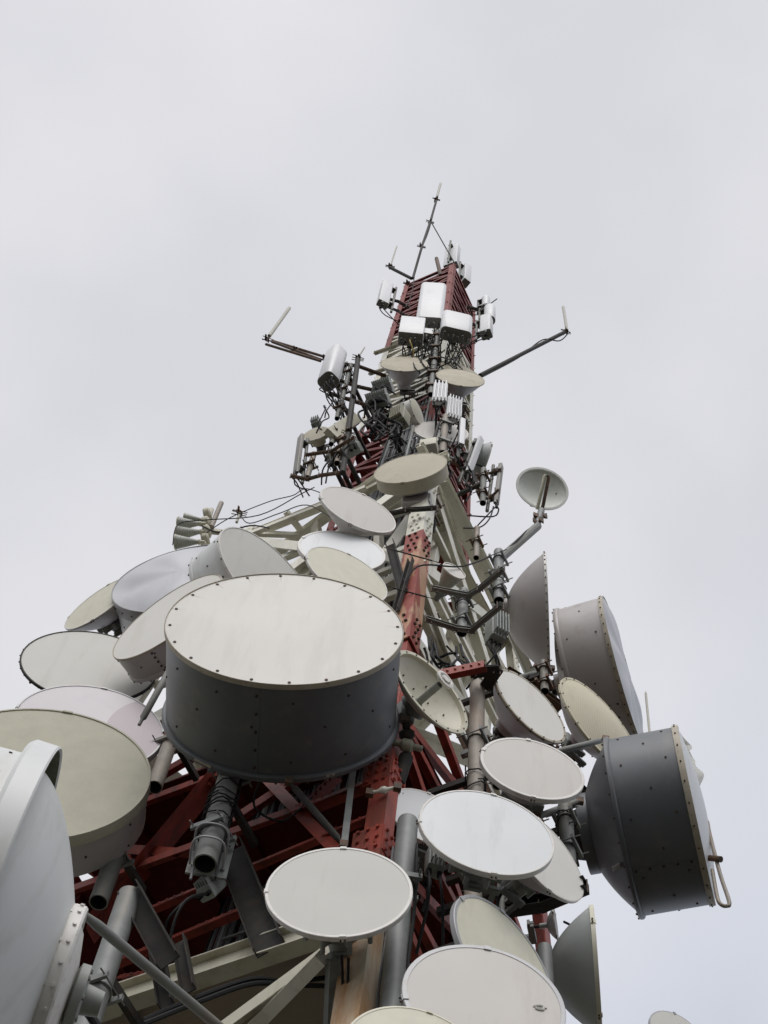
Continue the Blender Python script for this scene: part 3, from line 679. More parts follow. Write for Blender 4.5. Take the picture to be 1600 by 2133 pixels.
dish('small thick white dish facing right next to the olive radio box', 869, 857, 29, 55, 13.7, tilt=-6, shroud=.55, bowl=.2, face='radome_cream', side='radome_white', rim='rim_white', rimw=.04, riml=.05, dome=.08, hub=.4)
dish('pale pink disc behind the vertical pipe, just above the beige drum', 919, 899, 57, -3, 13.9, bowl=.4, face='radome_pink', side='shell_white', rim='rim_white', rimw=.04, riml=.06, dome=.01)
dish('smallest beige drum dish out on the left side arm', 658, 903, 28, -24, 14.0, tilt=-6, shroud=.35, bowl=.2, face='radome_beige', side='radome_beige', rimw=.03, riml=.05, dome=.05, hub=.5)
dish('blue grey bowl dish seen edge on, right of the mast base', 1009, 963, 45, 102, 13.8, bowl=.75, face='shell_sage', side='shell_sage', rim='rim_white', rimw=.03, riml=.05, hub=.2, mountpipe=False)
dish('big smooth mauve bowl dish seen from behind its edge, bolted rim facing right', 1140, 1277, 126, 78, 13.2, bowl=.62, face='radome_white', side='shell_mauve', rim='rim_white', rimw=.03, riml=.035, dome=.0, bolts=44, hub=.25, mountpipe=False)
dish('great pale drum dish with dented skin at right, its skin face turned away right', 1297, 1396, 157, 63, 14.2, shroud=.62, bowl=.2, face='radome_membrane', side='shell_mauve', rim='rim_tape', rimw=.012, riml=.05, dome=.06, bolts=40, sidebolts=12, backring=.02, wob=True, seam=True, name='drum_antenna')
dish('yellowish ribbed dome dish in front of the great dented drum', 1250, 1508, 118, 36, 13.3, bowl=.42, face='radome_ribbed', side='shell_mauve', rim='radome_ribbed', rimw=.05, riml=.04, dome=.17, bolts=18)
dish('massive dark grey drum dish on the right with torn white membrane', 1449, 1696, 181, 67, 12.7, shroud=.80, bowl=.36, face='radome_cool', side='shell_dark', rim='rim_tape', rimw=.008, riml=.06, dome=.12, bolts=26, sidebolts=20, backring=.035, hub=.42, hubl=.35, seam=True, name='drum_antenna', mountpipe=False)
def torn(px, py, Rp, az, D):
    pos = P(px, py, D); Rm = Rp * msc(pos); par = [o for o in COL.objects if o.get('label', '').startswith('massive dark grey')][0]
    m = MB(); na, nr = 40, 8
    for i in range(na + 1):
        a = R(62 + 62 * i / na)
        for j in range(nr + 1):
            u = j / nr; r = Rm * (1.02 - .16 * u); k = math.sin(math.pi * i / na) ** .5
            out_ = -Rm * (.02 + .15 * k * u * (.75 + .25 * math.sin(a * 9 + 1)) + .02 * math.sin(a * 23 + u * 5) * u)
            r += Rm * (.012 * math.sin(a * 17) + .008 * math.sin(a * 31)) * u
            m.V.append((r * math.cos(a), out_, r * math.sin(a)))
    w = nr + 1
    for i in range(na):
        for j in range(nr): m.F.append((i * w + j, (i + 1) * w + j, (i + 1) * w + j + 1, i * w + j + 1)); m.M.append(0)
    m.build('torn_membrane', 'thin_fabric', par)
    m = MB(); m.box((Rm * .45 * 0 + Rm * .82 * math.cos(R(250)), 1.0 * Rm, Rm * .82 * math.sin(R(250))), (1, 0, 0), (0, 1, 0), (0, 0, 1), .01, .01, .01) if False else None
torn(1449, 1696, 181, 67, 12.7)
dish('white disc with yellowed bolted rim between the grey pipe and ribbed dish', 1105, 1470, 98, 32, 12.5, bowl=.62, shape='parab', face='radome_white', side='shell_mauve', rim='rim_tape', rimw=.06, riml=.05, dome=.0, bolts=18, hub=.25)
dish('light beige disc with white edge hanging right of the weathered pipe', 1109, 1600, 109, 4, 11.5, bowl=.6, shape='cone', face='radome_pink', side='shell_grey', rim='rim_white', rimw=.055, riml=.09, dome=.01, cast=True, hub=.2)
dish('shiny cool white disc in front at the lower right, widest of its pair', 1014, 1732, 141, 4, 10.7, bowl=.5, shape='cone', face='radome_cool', side='shell_grey', rim='rim_white', rimw=.03, riml=.075, dome=.01, cast=True, hub=.2, mountpipe=False)
dish('white disc mostly hidden behind the top end of the big grey pipe', 890, 1702, 88, 15, 12.0, bowl=.4, face='radome_cool', side='shell_white', rim='rim_white', rimw=.05, riml=.07, dome=.01)
dish('warm white disc turned right, tucked behind the cool white one', 1134, 1779, 113, 35, 11.5, bowl=.6, shape='cone', face='radome_white', side='shell_mauve', rim='rim_white', rimw=.03, riml=.05, dome=.02, cast=True, hub=.2)
dish('flat light grey disc with cast bracket, lower centre left of the big pipe', 706, 1856, 149, -8, 10.7, bowl=.42, shape='cone', face='radome_grey', side='shell_grey', rim='rim_white', rimw=.04, riml=.06, dome=.008, cast=True, hub=.24, hubl=.4, mountpipe=False)
dish('cream yellow disc with grey edge turned right, behind the pinkish one', 1051, 1997, 147, 37, 11.1, shroud=.0, bowl=.5, shape='cone', face='radome_cream', side='shell_white', rim='rim_alu', rimw=.05, riml=.07, dome=.01, cast=True, hub=.2)
dish('pinkish beige disc with grey edge and a small dent, bottom right of centre', 1008, 2083, 165, 1, 10.4, bowl=.5, shape='cone', face='radome_pink', side='shell_grey', rim='rim_alu', rimw=.06, riml=.08, dome=.01, cast=True, hub=.2)
dish('pale sage bowl dish seen edge on, bottom right, facing right', 1244, 2021, 126, 76, 12.2, bowl=.68, face='radome_cream', side='shell_sage', rim='radome_cream', rimw=.02, riml=.06, dome=.01, hub=.2)
dish('cream disc whose top edge only shows at the bottom of the picture', 868, 2210, 150, 6, 9.9, bowl=.4, face='radome_cream', side='shell_white', rim='radome_cream', rimw=.03, riml=.06, dome=.02)
dish('small grey dish cut off at the bottom right corner', 1405, 2147, 52, 10, 13.0, bowl=.5, face='radome_grey', side='shell_grey', rim='rim_alu', rimw=.05, riml=.06, mountpipe=False)
dish('small pale dish showing past the red tower corner at lower right', 1158, 1925, 32, 70, 14.0, bowl=.5, face='radome_white', side='shell_sage', rim='rim_white', rimw=.04, riml=.06, mountpipe=False)
# the near white dish at the left edge: hood band, bowl seen from behind, rear ring
def near_bowl():
    D = 8.6
    pos = P(-68, 2008, D); Rm = 450 * msc(pos)
    t = thing('drum_antenna', 'close glossy white dish cut by the left edge, curved hood band round its bowl', 'dish antenna', pos, (0, 0, R(-80)))
    seg = 160
    m = MB(); m.lathe([(0, -.62 * Rm), (.85 * Rm, -.60 * Rm), (.90 * Rm, -.58 * Rm)], seg); m.build('radome', 'radome_white', t)
    m = MB(); m.lathe([(.90 * Rm, -.58 * Rm), (.925 * Rm, -.10 * Rm), (.925 * Rm, .0)], seg)
    for k in range(44):
        a = 2 * math.pi * k / 44; c, s = math.cos(a), math.sin(a)
        for y in (-.11,) if k % 2 else (-.2,): m.bolt((.925 * Rm * c, y * Rm, .925 * Rm * s), (c, 0, s), .014, .008, 1)
    m.build('shroud', ['shell_white', 'bolt'], t)
    m = MB(); m.lathe([(.92 * Rm, -.06 * Rm), (.985 * Rm, -.05 * Rm), (1.0 * Rm, -.03 * Rm), (1.0 * Rm, .07 * Rm), (.992 * Rm, .078 * Rm), (.982 * Rm, .07 * Rm), (.975 * Rm, -.02 * Rm), (.92 * Rm, -.035 * Rm)], seg, [0, 0, 0, 0, 0, 1, 1])
    m.build('hood_band', ['shell_white', 'moss'], t)
    m = MB(); pr = []
    for i in range(0, 19):
        u = i / 18; pr.append(((.36 + .54 * (1 - u ** 1.9)) * Rm, (-.04 + .40 * u) * Rm))
    m.lathe(pr, seg); m.build('reflector', 'shell_white', t)
    m = MB(); yb = .365 * Rm; rb = .345 * Rm
    m.lathe([(rb, yb - .02), (rb * 1.07, yb - .02), (rb * 1.09, yb), (rb * 1.09, yb + .045 * Rm), (rb * 1.06, yb + .055 * Rm), (rb * 1.0, yb + .02 * Rm), (rb * .97, yb + .02 * Rm), (rb * .75, yb + .07 * Rm), (rb * .3, yb + .10 * Rm), (0, yb + .1 * Rm)], seg)
    for k in range(24):
        a = 2 * math.pi * k / 24; c, s = math.cos(a), math.sin(a)
        m.bolt((rb * 1.09 * c, yb + .025 * Rm, rb * 1.09 * s), (c, 0, s), .016, .016, 0)
        if k % 2: m.box((rb * 1.05 * c, yb - .035 * Rm, rb * 1.05 * s), (-s, 0, c), (0, 1, 0), (c, 0, s), .018 * Rm, .06 * Rm, .05, 0)
    m.build('back_ring', 'rim_white', t)
    m = MB(); m.lathe([(.28 * rb, yb + .09 * Rm), (.42 * rb, yb + .11 * Rm), (.42 * rb, yb + .15 * Rm), (.2 * rb, yb + .16 * Rm), (.16 * rb, yb + .24 * Rm), (0, yb + .24 * Rm)], 40)
    for k in range(8):
        a = 2 * math.pi * k / 8; m.bolt((.35 * rb * math.cos(a), yb + .15 * Rm, .35 * rb * math.sin(a)), (0, 1, 0), .022, .02)
    m.build('hub', 'cast_alu', t)
    m = MB(); a = P(118, 2042, 9.3); b = P(165, 2085, 9.6); c = P(225, 2170, 9.8)
    Mi = (Matrix.Translation(pos) @ Matrix.Rotation(R(-80), 4, 'Z')).inverted()
    m.tube([Mi @ p for p in spline([a, b, c])], [.06] * 3 + [.04] * 10, 10); m.build('cable', 'cable_black', t)
    # side strut from the rear ring to the tower floor beam
    m = MB(); p = P(176, 1905, 9.2); q = P(470, 2150, 11.0)
    m.tube([Mi @ p, Mi @ (p.lerp(q, .08)), Mi @ q], [.03, .05, .05], 12); m.build('side_strut', 'pipe_grey', t)
near_bowl()

# ------------------------------------------------------------------ open dishes and horns
def open_dish(label, px, py, Rp, az, D, tilt, depth, mt, feed, name='dish_antenna'):
    pos = P(px, py, D); Rm = Rp * msc(pos)
    t = thing(name, label, 'dish antenna', pos, (-R(tilt), 0, R(az))); seg = 80
    m = MB(); pr = [(Rm, 0)]
    for i in range(1, 13):
        r = Rm * (1 - i / 12); pr.append((r, depth * Rm * (1 - (r / Rm) ** 2)))
    pr2 = [(r + .0, y + .02) for r, y in reversed(pr)]
    pr2[-1] = (Rm, .03)
    m.lathe([(Rm * .93, .012)] + [(r, y + .012) for r, y in pr if r < Rm * .93] + pr2 + [(Rm + .012, .02), (Rm + .012, -.004), (Rm * .93, -.004), (Rm * .93, .012)], seg)
    for k in range(18 if feed == 'axial' else 0):
        a = 2 * math.pi * k / 18; m.bolt((Rm * .965 * math.cos(a), -.004, Rm * .965 * math.sin(a)), (0, -1, 0), .012, .012, 1)
    for k in range(10 if feed == 'axial' else 3):
        a = 2 * math.pi * (k + .3) / 10; r = Rm * (.35 if k % 2 else .6); m.bolt((r * math.cos(a), depth * Rm * (1 - (r / Rm) ** 2) + .008, r * math.sin(a)), (0, -1, 0), .012, .02, 1)
    m.build('reflector', [mt, 'bolt'], t)
    y0 = depth * Rm
    if feed == 'axial':
        m = MB(); m.lathe([(.09 * Rm, y0), (.10 * Rm, y0 - .03), (.075 * Rm, y0 - .05 * Rm), (.075 * Rm, -.22 * Rm), (.05 * Rm, -.24 * Rm), (.05 * Rm, -.33 * Rm)], 24, [0, 0, 0, 1, 1]); fo = m.build('feed_tube', ['galvanised', 'dark_steel'], t)
        m = MB(); m.lathe([(.05 * Rm, -.33 * Rm), (.2 * Rm, -.34 * Rm), (.215 * Rm, -.37 * Rm), (.215 * Rm, -.40 * Rm), (.16 * Rm, -.41 * Rm), (.14 * Rm, -.395 * Rm), (.10 * Rm, -.395 * Rm), (.09 * Rm, -.42 * Rm), (0, -.42 * Rm)], 40, [0, 0, 0, 0, 0, 1, 0, 0]); m.build('feed_plate', ['rim_white', 'plastic_grey'], fo)
    else:
        m = MB()
        for s in (-.09, .09): m.tube([(s * Rm, -.02, -1.12 * Rm), (s * Rm, -.18 * Rm, -.9 * Rm), (s * .95 * Rm, -.55 * Rm, .1 * Rm), (s * .5 * Rm, -.56 * Rm, .17 * Rm)], .065 * Rm, 12, 0 if s < 0 else 1)
        m.build('feed_arm', ['plastic_cream', 'rusty_steel'], t)
    m = MB(); m.lathe([(.28 * Rm, y0 * .95 + .01), (.3 * Rm, y0 + .1), (.12 * Rm, y0 + .14), (.1 * Rm, y0 + .3), (0, y0 + .3)], 24)
    m.box((0, y0 + .25, 0), (1, 0, 0), (0, 1, 0), (0, 0, 1), .25, .14, .5 * Rm); m.build('bracket', 'galvanised', t)
    return t, pos, Rm
open_dish('open cream dish with central feed tube showing its hollow face, by the weathered pipe', 899, 1440, 105, 36, 11.3, 0, .40, 'plastic_cream', 'axial')
od, odp, odr = open_dish('round open grey dish alone on a long arm against the sky at right', 1130, 1017, 55, 6, 13.2, -27, .34, 'dish_pale', 'arm')
def tubes(name, label, cat, segs, mt, r=.05, group=None, part='bar', seg=10, D0=None, extra=None):
    pts = [Vector(p) for sg in segs for p in sg]
    t = thing(name, label, cat, pts[0], group=group)
    for sg in segs:
        m = MB(); m.tube(sg, r, seg); wb(m, part, mt, t)
    if extra:
        for nm, mm, mtt in extra: wb(mm, nm, mtt, t)
    return t
D0 = 13.0
m2 = MB(); m2.tube([P(1128, 1063, 13.2), P(1122, 1083, 13.2), P(1118, 1098, 13.15)], .07, 12)
m3 = MB()
for k in range(7): m3.box(P(1120 + random.uniform(-12, 16), 1082 + random.uniform(-10, 8), 13.15 + random.uniform(-.1, .1)), (1, random.random(), 0), (0, 1, random.random()), (0, 0, 1), .12, .05, .16)
m4 = MB(); m4.tube(spline([P(1043, 1155, 13.02), P(1075, 1128, 12.95), P(1098, 1105, 13.03), P(1120, 1092, 13.2), P(1138, 1070, 13.25)]), .018, 6)
tubes('support_arm', 'long grey pipe arm reaching up right to hold the lone open dish', 'pipe', [[P(1038, 1168, 13.0), P(1112, 1103, 13.1), P(1120, 1096, 13.15)]], 'pipe_grey', .085, part='tube', extra=[('post', m2, 'galvanised'), ('clamp', m3, 'rusty_steel'), ('cable', m4, 'cable_black')])
def horn(label, px, py, Rp, az, D, tilt, Lr, r1, rings, mt, cap, group=None):
    pos = P(px, py, D); Rm = Rp * msc(pos)
    t = thing('horn_antenna', label, 'horn antenna', pos, (-R(tilt), 0, R(az)), group)
    m = MB(); pr = [(Rm, 0)]
    for i in range(rings):
        u = (i + 1) / rings; rr_ = Rm + (r1 * Rm - Rm) * u; y0 = Lr * Rm * (i + .55) / rings; y1 = Lr * Rm * (i + 1) / rings
        pr += [(Rm + (r1 * Rm - Rm) * (i / rings), y0), (rr_ , y0 + .002), (rr_, y1)]
    m.lathe(pr, 32); m.build('horn_body', mt, t)
    m = MB(); m.lathe([(Rm * .96, .002), (Rm * .7, -.02 * Rm), (0, -.05 * Rm)], 32); m.lathe([(Rm * .94, -.01), (Rm * 1.04, -.01), (Rm * 1.04, .09 * Rm), (Rm, .09 * Rm)], 32); m.build('cover', cap, t)
    m = MB(); y = Lr * Rm; m.lathe([(r1 * Rm, y), (r1 * Rm * 1.35, y + .01), (r1 * Rm * 1.35, y + .3 * Rm), (r1 * Rm * .8, y + .35 * Rm), (r1 * Rm * .8, y + .9 * Rm), (0, y + .9 * Rm)], 20); m.build('throat', 'plastic_cream' if group else 'galvanised', t)
    return t
horn('small grey corrugated horn with white cover, right of the worn red tower leg', 946, 1189, 26, 20, 12.4, 0, 2.1, .32, 8, 'ceramic', 'radome_white')
for i, (px, py, az) in enumerate(((371, 1091, -100), (369, 1111, -104), (366, 1129, -100), (384, 1080, -96))):
    horn(['upper front ribbed horn in the sky left cluster', 'middle ribbed horn of the cluster, widest one', 'lowest ribbed horn, just over the grey membrane', 'topmost ribbed horn of the cluster, set farthest back'][i], px, py, [15, 16, 16, 12][i], az, 14.4 + (.5 if i == 3 else 0), 0, 2.9, .28, 10, 'ceramic', 'plastic_cream', 'ribbed horns left of the wide platform')
def blob(m, pts, r): m.tube(pts, r, 14)
m1 = MB()
for px, py in ((430, 1072), (428, 1090), (429, 1108), (426, 1124)): m1.lathe([(0, -.06), (.12, -.06), (.15, -.02), (.15, .06), (.1, .1), (0, .1)], 20, 0, P(px, py, 14.5), (0.9, -.3, 0.2))
m5 = MB(); m5.tube([P(424, 1066, 14.5), P(428, 1092, 14.5), P(425, 1135, 14.4)], .07, 10)
m6 = MB(); m6.tube([P(440, 1098, 14.5), P(461, 1048, 14.6)], .055, 12)
m7 = MB(); m7.bar(P(425, 1105, 14.6), P(520, 1115, 14.7), .1, .1)
t = tubes('horn_rack', 'rack with cream round caps joining the four ribbed horns on a bent post', 'bracket', [[P(424, 1135, 14.5), P(432, 1090, 14.55), P(440, 1062, 14.6)]], 'plastic_cream', .06, part='post', extra=[('round_cap', m1, 'plastic_cream'), ('pole', m6, 'pipe_weathered'), ('arm', m7, 'cream_paint')])

# ------------------------------------------------------------------ panels, radios
def rbox(m, w, d, h, rad, mi=0, capm=1, z0=0, n=5, inset=.02):
    # rounded box standing on z0, front towards -y
    ring = []
    for cx, cy, a0 in ((w / 2 - rad, d / 2 - rad, 0), (-w / 2 + rad, d / 2 - rad, 90), (-w / 2 + rad, -d / 2 + rad, 180), (w / 2 - rad, -d / 2 + rad, 270)):
        for k in range(n + 1):
            a = R(a0 + 90 * k / n); ring.append((cx + rad * math.cos(a), cy + rad * math.sin(a)))
    N_ = len(ring); o = len(m.V); e = min(.04, h * .1)
    lv = [(z0, .97), (z0 + e * .3, 1.0), (z0 + h - e, 1.0), (z0 + h - e * .3, .97), (z0 + h, .9)]
    for z, s in lv: m.V += [(x * s, y * s, z) for x, y in ring]
    for i in range(len(lv) - 1):
        for k in range(N_):
            m.F.append((o + i * N_ + k, o + i * N_ + (k + 1) % N_, o + (i + 1) * N_ + (k + 1) % N_, o + (i + 1) * N_ + k)); m.M.append(mi)
    m.F.append(tuple(o + 4 * N_ + k for k in range(N_))); m.M.append(mi)
    m.F.append(tuple(o + k for k in reversed(range(N_)))); m.M.append(capm)
def panel(label, px, py, D, ytop, wpx, dep, az, tilt=0, rad=.08, mt='plastic_white', cap='plastic_grey', cables=4, clen=1.0, name='panel_antenna', ribs=0, pipe_=True, group=None, cat='antenna', roll=0, ccol='cable_black'):
    a, b = vert(px, py, D, ytop); h = (b - a).length; w = wpx * msc(a)
    t = thing(name, label, cat, a, (-R(tilt), R(roll), R(az)), group)
    m = MB()
    if ribs:
        m.box((0, dep * .2, h / 2), (1, 0, 0), (0, 1, 0), (0, 0, 1), w, dep * .6, h)
        for k in range(ribs):
            x = -w / 2 + w * (k + .5) / ribs; m.tube([(x, -dep * .1, .0), (x, -dep * .1, h)], w / ribs * .42, 8)
            m.box((x, -dep * .3, h * .5), (1, 0, 0), (0, 1, 0), (0, 0, 1), w / ribs * .3, dep * .5, h * .99)
    else: rbox(m, w, dep, h, min(rad, dep * .48, w * .48))
    ho = m.build('housing', [mt, cap], t)
    if cables:
        m = MB(); nc = cables
        for k in range(nc):
            x = -w * .36 + w * .72 * (k / max(1, nc - 1)); y = dep * random.uniform(-.15, .15)
            m.lathe([(.028, -.13), (.036, -.13), (.036, -.05), (.028, -.05), (.028, 0)], 10, 0, (x, y, 0), (0, 0, 1))
        m.build('connectors', 'cast_alu', ho)
        for k in range(nc):
            x = -w * .36 + w * .72 * (k / max(1, nc - 1)); y = 0
            m = MB(); e = Vector((x * .3 + random.uniform(-.2, .2), dep + random.uniform(.2, .6), -clen * random.uniform(.8, 1.3)))
            m.tube(spline([(x, y, -.1), (x * 1.1, y - .05, -.35 * clen), (x * .8 + random.uniform(-.15, .15), dep * .6, -.62 * clen - random.uniform(0, .2)), e], 4), .017, 6)
            m.build('cable', 'cable_yellow' if (k == 2 and ccol == 'y') else 'cable_black', t)
    if pipe_:
        m = MB(); m.tube([(0, dep / 2 + .14, -.35), (0, dep / 2 + .14, h + .1)], .04, 12); m.build('pole', 'pipe_grey', t)
        m = MB()
        for z in (.15 * h, .85 * h):
            m.box((0, dep / 2 + .06, z), (1, 0, 0), (0, 1, 0), (0, 0, 1), .16, .14, .07)
        m.build('clamp', 'dark_steel', t)
    return t
panel('tall white rounded panel in front of the upper red mast', 894, 672, 13.7, 599, 56, .34, -6, rad=.12, cables=5, clen=.8)
panel('squarish white box panel at lower left of the tall white panel', 855, 707, 13.6, 673, 52, .4, -4, rad=.02, cables=5, clen=.9, ccol='y')
panel('wide white rounded box panel at right under the red mast section', 949, 699, 13.5, 664, 66, .42, 4, rad=.14, cables=6, clen=.9)
panel('slim white shelf box beside the squarish panel', 888, 700, 13.75, 690, 26, .2, 0, rad=.02, cables=3, clen=.7)
panel('big white panel turned left with dark open bottom, on the left arms', 684, 795, 13.9, 737, 42, .48, -52, rad=.16, cables=6, clen=1.0)
panel('narrow white panel high on the left of the mast, facing left', 797, 634, 14.4, 592, 16, .36, -72, rad=.04, cables=3, clen=.5)
panel('short white canister panel at the right mast edge, top one', 1012, 640, 14.6, 622, 17, .26, 60, rad=.12, cables=2, clen=.4)
panel('white half round panel with dark back edge at right of the mast', 1020, 668, 14.3, 642, 22, .36, 70, rad=.16, cables=2, clen=.4)
panel('lower white panel facing right with a dark bottom, right of the mast', 1013, 697, 14.1, 664, 22, .34, 62, rad=.05, cables=3, clen=.4)
panel('pale box panel poking over the very top of the mast', 940, 556, 16.2, 517, 30, .3, 150, rad=.03, cables=0)
panel('small pale box panel behind the right top edge of the mast', 969, 590, 16.0, 557, 18, .3, 120, rad=.03, cables=0)
panel('thin brownish panel seen from behind at the far left arm end', 617, 984, 14.0, 916, 17, .09, -62, tilt=-4, rad=.02, mt='plastic_grey', cables=3, clen=.6)
panel('thin grey brown panel at right on its own little arm', 1034, 1047, 13.6, 972, 15, .09, 66, tilt=-3, rad=.02, mt='plastic_grey', cables=2, clen=.8)
panel('upper white ribbed panel under the tan dishes', 915, 836, 13.3, 800, 30, .2, -6, ribs=4, mt='plastic_white', cables=2, clen=.5)
panel('lower white ribbed panel, right of the first ribbed one', 945, 872, 13.3, 832, 32, .2, 10, ribs=5, mt='plastic_white', cables=2, clen=.5)
panel('narrow white strip panel beside the open pipe end', 961, 927, 13.2, 874, 12, .1, 12, rad=.02, mt='plastic_white', cables=1, clen=.3)
panel('flat bluish white panel slanting beside the grey edge on dish', 976, 985, 13.5, 925, 16, .07, 50, tilt=-10, rad=.01, mt='plastic_white', cables=0)
panel('pale wedge box on the top of the beige drum bracket', 893, 938, 13.2, 925, 36, .3, -20, rad=.02, mt='plastic_cream', cables=0, pipe_=False)
# long cream bar antenna on the left arms
a = P(688, 906, 13.6); b = P(742, 871, 13.9)
t = thing('bar_antenna', 'cream bar shaped antenna slanting up to the right on the left arms', 'antenna', a)
m = MB(); m.bar(a, b, .16, .30); wb(m, 'housing', 'plastic_cream', t)
m = MB(); m.bar(a + Vector((.1, .12, -.1)), b + Vector((.0, .12, -.1)), .08, .08); wb(m, 'rail', 'galvanised', t)
def radio(label, px, py, D, wpx, hm, dep, az, tilt=0, mt='radio_grey', fins=9, cables=3, name='radio_unit', rest=None):
    a = P(px, py, D); w = wpx * msc(a)
    t = thing(name, label, 'radio unit', a, (-R(tilt), 0, R(az)))
    m = MB(); rbox(m, w, dep * .6, hm, .03, 0, 0); ho = m.build('housing', mt, t)
    m = MB()
    for k in range(fins):
        x = -w / 2 + w * (k + .5) / fins; m.box((x, -dep * .42, hm / 2), (1, 0, 0), (0, 1, 0), (0, 0, 1), w / fins * .35, dep * .28, hm * .94)
    if fins: m.build('cooling_fins', mt, ho)
    for k in range(cables):
        x = -w * .3 + w * .6 * k / max(1, cables - 1); m = MB()
        m.lathe([(.03, -.08), (.03, 0)], 8, 0, (x, 0, 0), (0, 0, 1))
        ex, ey = (random.uniform(-.4, .4), random.uniform(.1, .5))
        m.tube(spline([(x, 0, -.05), (x + random.uniform(-.1, .1), -.1, -.45), (x + ex * .5, 0, -.75), (x + ex, ey, -.45 - random.uniform(.1, .9))], 4), .019, 6); m.build('cable', 'cable_black', t)
    return t
radio('upper pale grey finned radio unit on the left mast side', 797, 812, 13.5, 40, .36, .5, -28, 18, cables=4)
radio('lower pale grey finned radio unit hanging under its twin, left mast side', 786, 838, 13.4, 46, .4, .5, -28, 18, cables=6)
radio('olive finned radio box bolted behind the small thick white dish', 834, 885, 13.6, 30, .75, .5, -40, 0, 'radio_olive', 7, 3)
radio('long grey radio unit lying on the arms beside the dark pole', 733, 938, 13.7, 34, .3, .45, -40, 20, 'radio_grey', 6, 3)
radio('little pale box unit above the smallest beige drum dish', 658, 887, 14.2, 18, .3, .3, -30, 0, 'radio_grey', 4, 1)
radio('finned cast radio with rusty frame under the open pipe end', 428, 1862, 12.25, 34, .45, .3, -40, 20, 'radio_grey', 6, 2)
radio('grey radio box on the bracket left of the big mauve bowl', 1032, 1338, 13.1, 34, .75, .5, 20, 0, 'radio_grey', 5, 3)
radio('dark little radio box under the beige drum dish at the tower centre', 868, 1058, 12.9, 60, .42, .45, -15, 0, 'shell_mauve', 0, 2)
radio('grey radio box clamped between the big pipe and the cool white disc', 905, 1815, 11.4, 36, .4, .35, 10, 0, 'cast_alu', 4, 2)
radio('small white radio box low between the left arm pipes', 490, 0 + 1060 - 95 + 0, 0 + 14.4, 0.1, .01, .01, 0, 0, 'radio_grey', 1, 0) if False else None
radio('white box unit at the foot of the left arm pipes', 688, 952, 13.8, 18, .28, .26, -20, 0, 'plastic_white', 3, 2)

# ------------------------------------------------------------------ pipes seen in the photo
pipe('big grey galvanised pipe rising beside the flat grey disc, bottom centre', 812, 2140, 11.35, 1712, .128, 'galvanised', arms=2, clamps=3, capped=True, ext=4)
pipe('weathered stained pipe with looped cables between open dish and bolted disc', 990, 1655, 12.3, 1428, .115, 'pipe_weathered', arms=1, clamps=2, wraps=3, ext=3.5)
pipe('open ended grey pipe wrapped in cables under the huge drum', 427, 1800, 11.9, 1560, .145, 'pipe_grey', arms=1, clamps=2, wraps=4)
pipe('grey pipe rising from the floor beam at lower left by the near dish', 195, 2090, 12.0, 1865, .14, 'galvanised', arms=1, clamps=1, ext=1.5, capped=True)
pipe('pipe passing up behind the sand coloured drum, lower left', 205, 1880, 12.9, 1700, .12, 'pipe_grey', arms=1, clamps=1)
pipe('stained pipe between the lilac disc and the huge drum', 322, 1640, 13.0, 1470, .11, 'pipe_weathered', arms=1, clamps=1, wraps=1)
pipe('grey open pipe inside the upper right bracket, next to the mauve bowl', 1039, 1252, 12.9, 1150, .095, 'galvanised', arms=0, clamps=3, wraps=1)
pipe('shorter grey pipe in the hexagonal bracket below the horn', 962, 1318, 12.6, 1232, .09, 'galvanised', arms=0, clamps=2, wraps=1)
pipe('tan open pipe with clamps above the beige drum, right of mast', 922, 944, 13.3, 868, .085, 'pipe_weathered', arms=1, clamps=2)
pipe('grey pipe running down the front of the mast between the tan dishes', 897, 822, 13.8, 690, .075, 'pipe_grey', arms=3, clamps=5, wraps=3, amat='dark_steel')
pipe('slim hanging pipe with open end right of the white braces', 992, 1162, 13.4, 1100, .06, 'pipe_weathered', arms=0, clamps=1)
pipe('pipe holding the grey edge on dish and the thin panel', 1006, 1048, 13.5, 978, .07, 'pipe_grey', arms=1, clamps=2)
pipe('slim left arm pipe beneath the smallest beige drum', 690, 925, 13.7, 885, .06, 'pipe_grey', arms=1, clamps=1)
pipe('slanted grey pipe left of the dark pole, with black clamps', 702, 872, 14.0, 760, .06, 'pipe_grey', arms=2, clamps=3, wraps=1)
pipe('lowest pipe on the left arms above the cream platform beam', 702, 965, 13.7, 905, .07, 'pipe_weathered', arms=1, clamps=2, wraps=1)
pipe('left arm pipe carrying the thin brown panel', 640, 995, 14.0, 945, .065, 'pipe_weathered', arms=0, clamps=1)
pipe('short pipe at the lower right between cool disc and dark drum', 1185, 1800, 12.2, 1680, .10, 'pipe_grey', arms=1, clamps=2, wraps=1)
pipe('pale capped pipe top beside the sage bowl at bottom right', 1137, 2040, 11.9, 1975, .09, 'galvanised', arms=1, clamps=0, ext=3, capped=True)
pipe('pipe beside the yellow ribbed dish, behind the bolted disc', 1135, 1440, 13.1, 1380, .07, 'pipe_grey', arms=1, clamps=2)
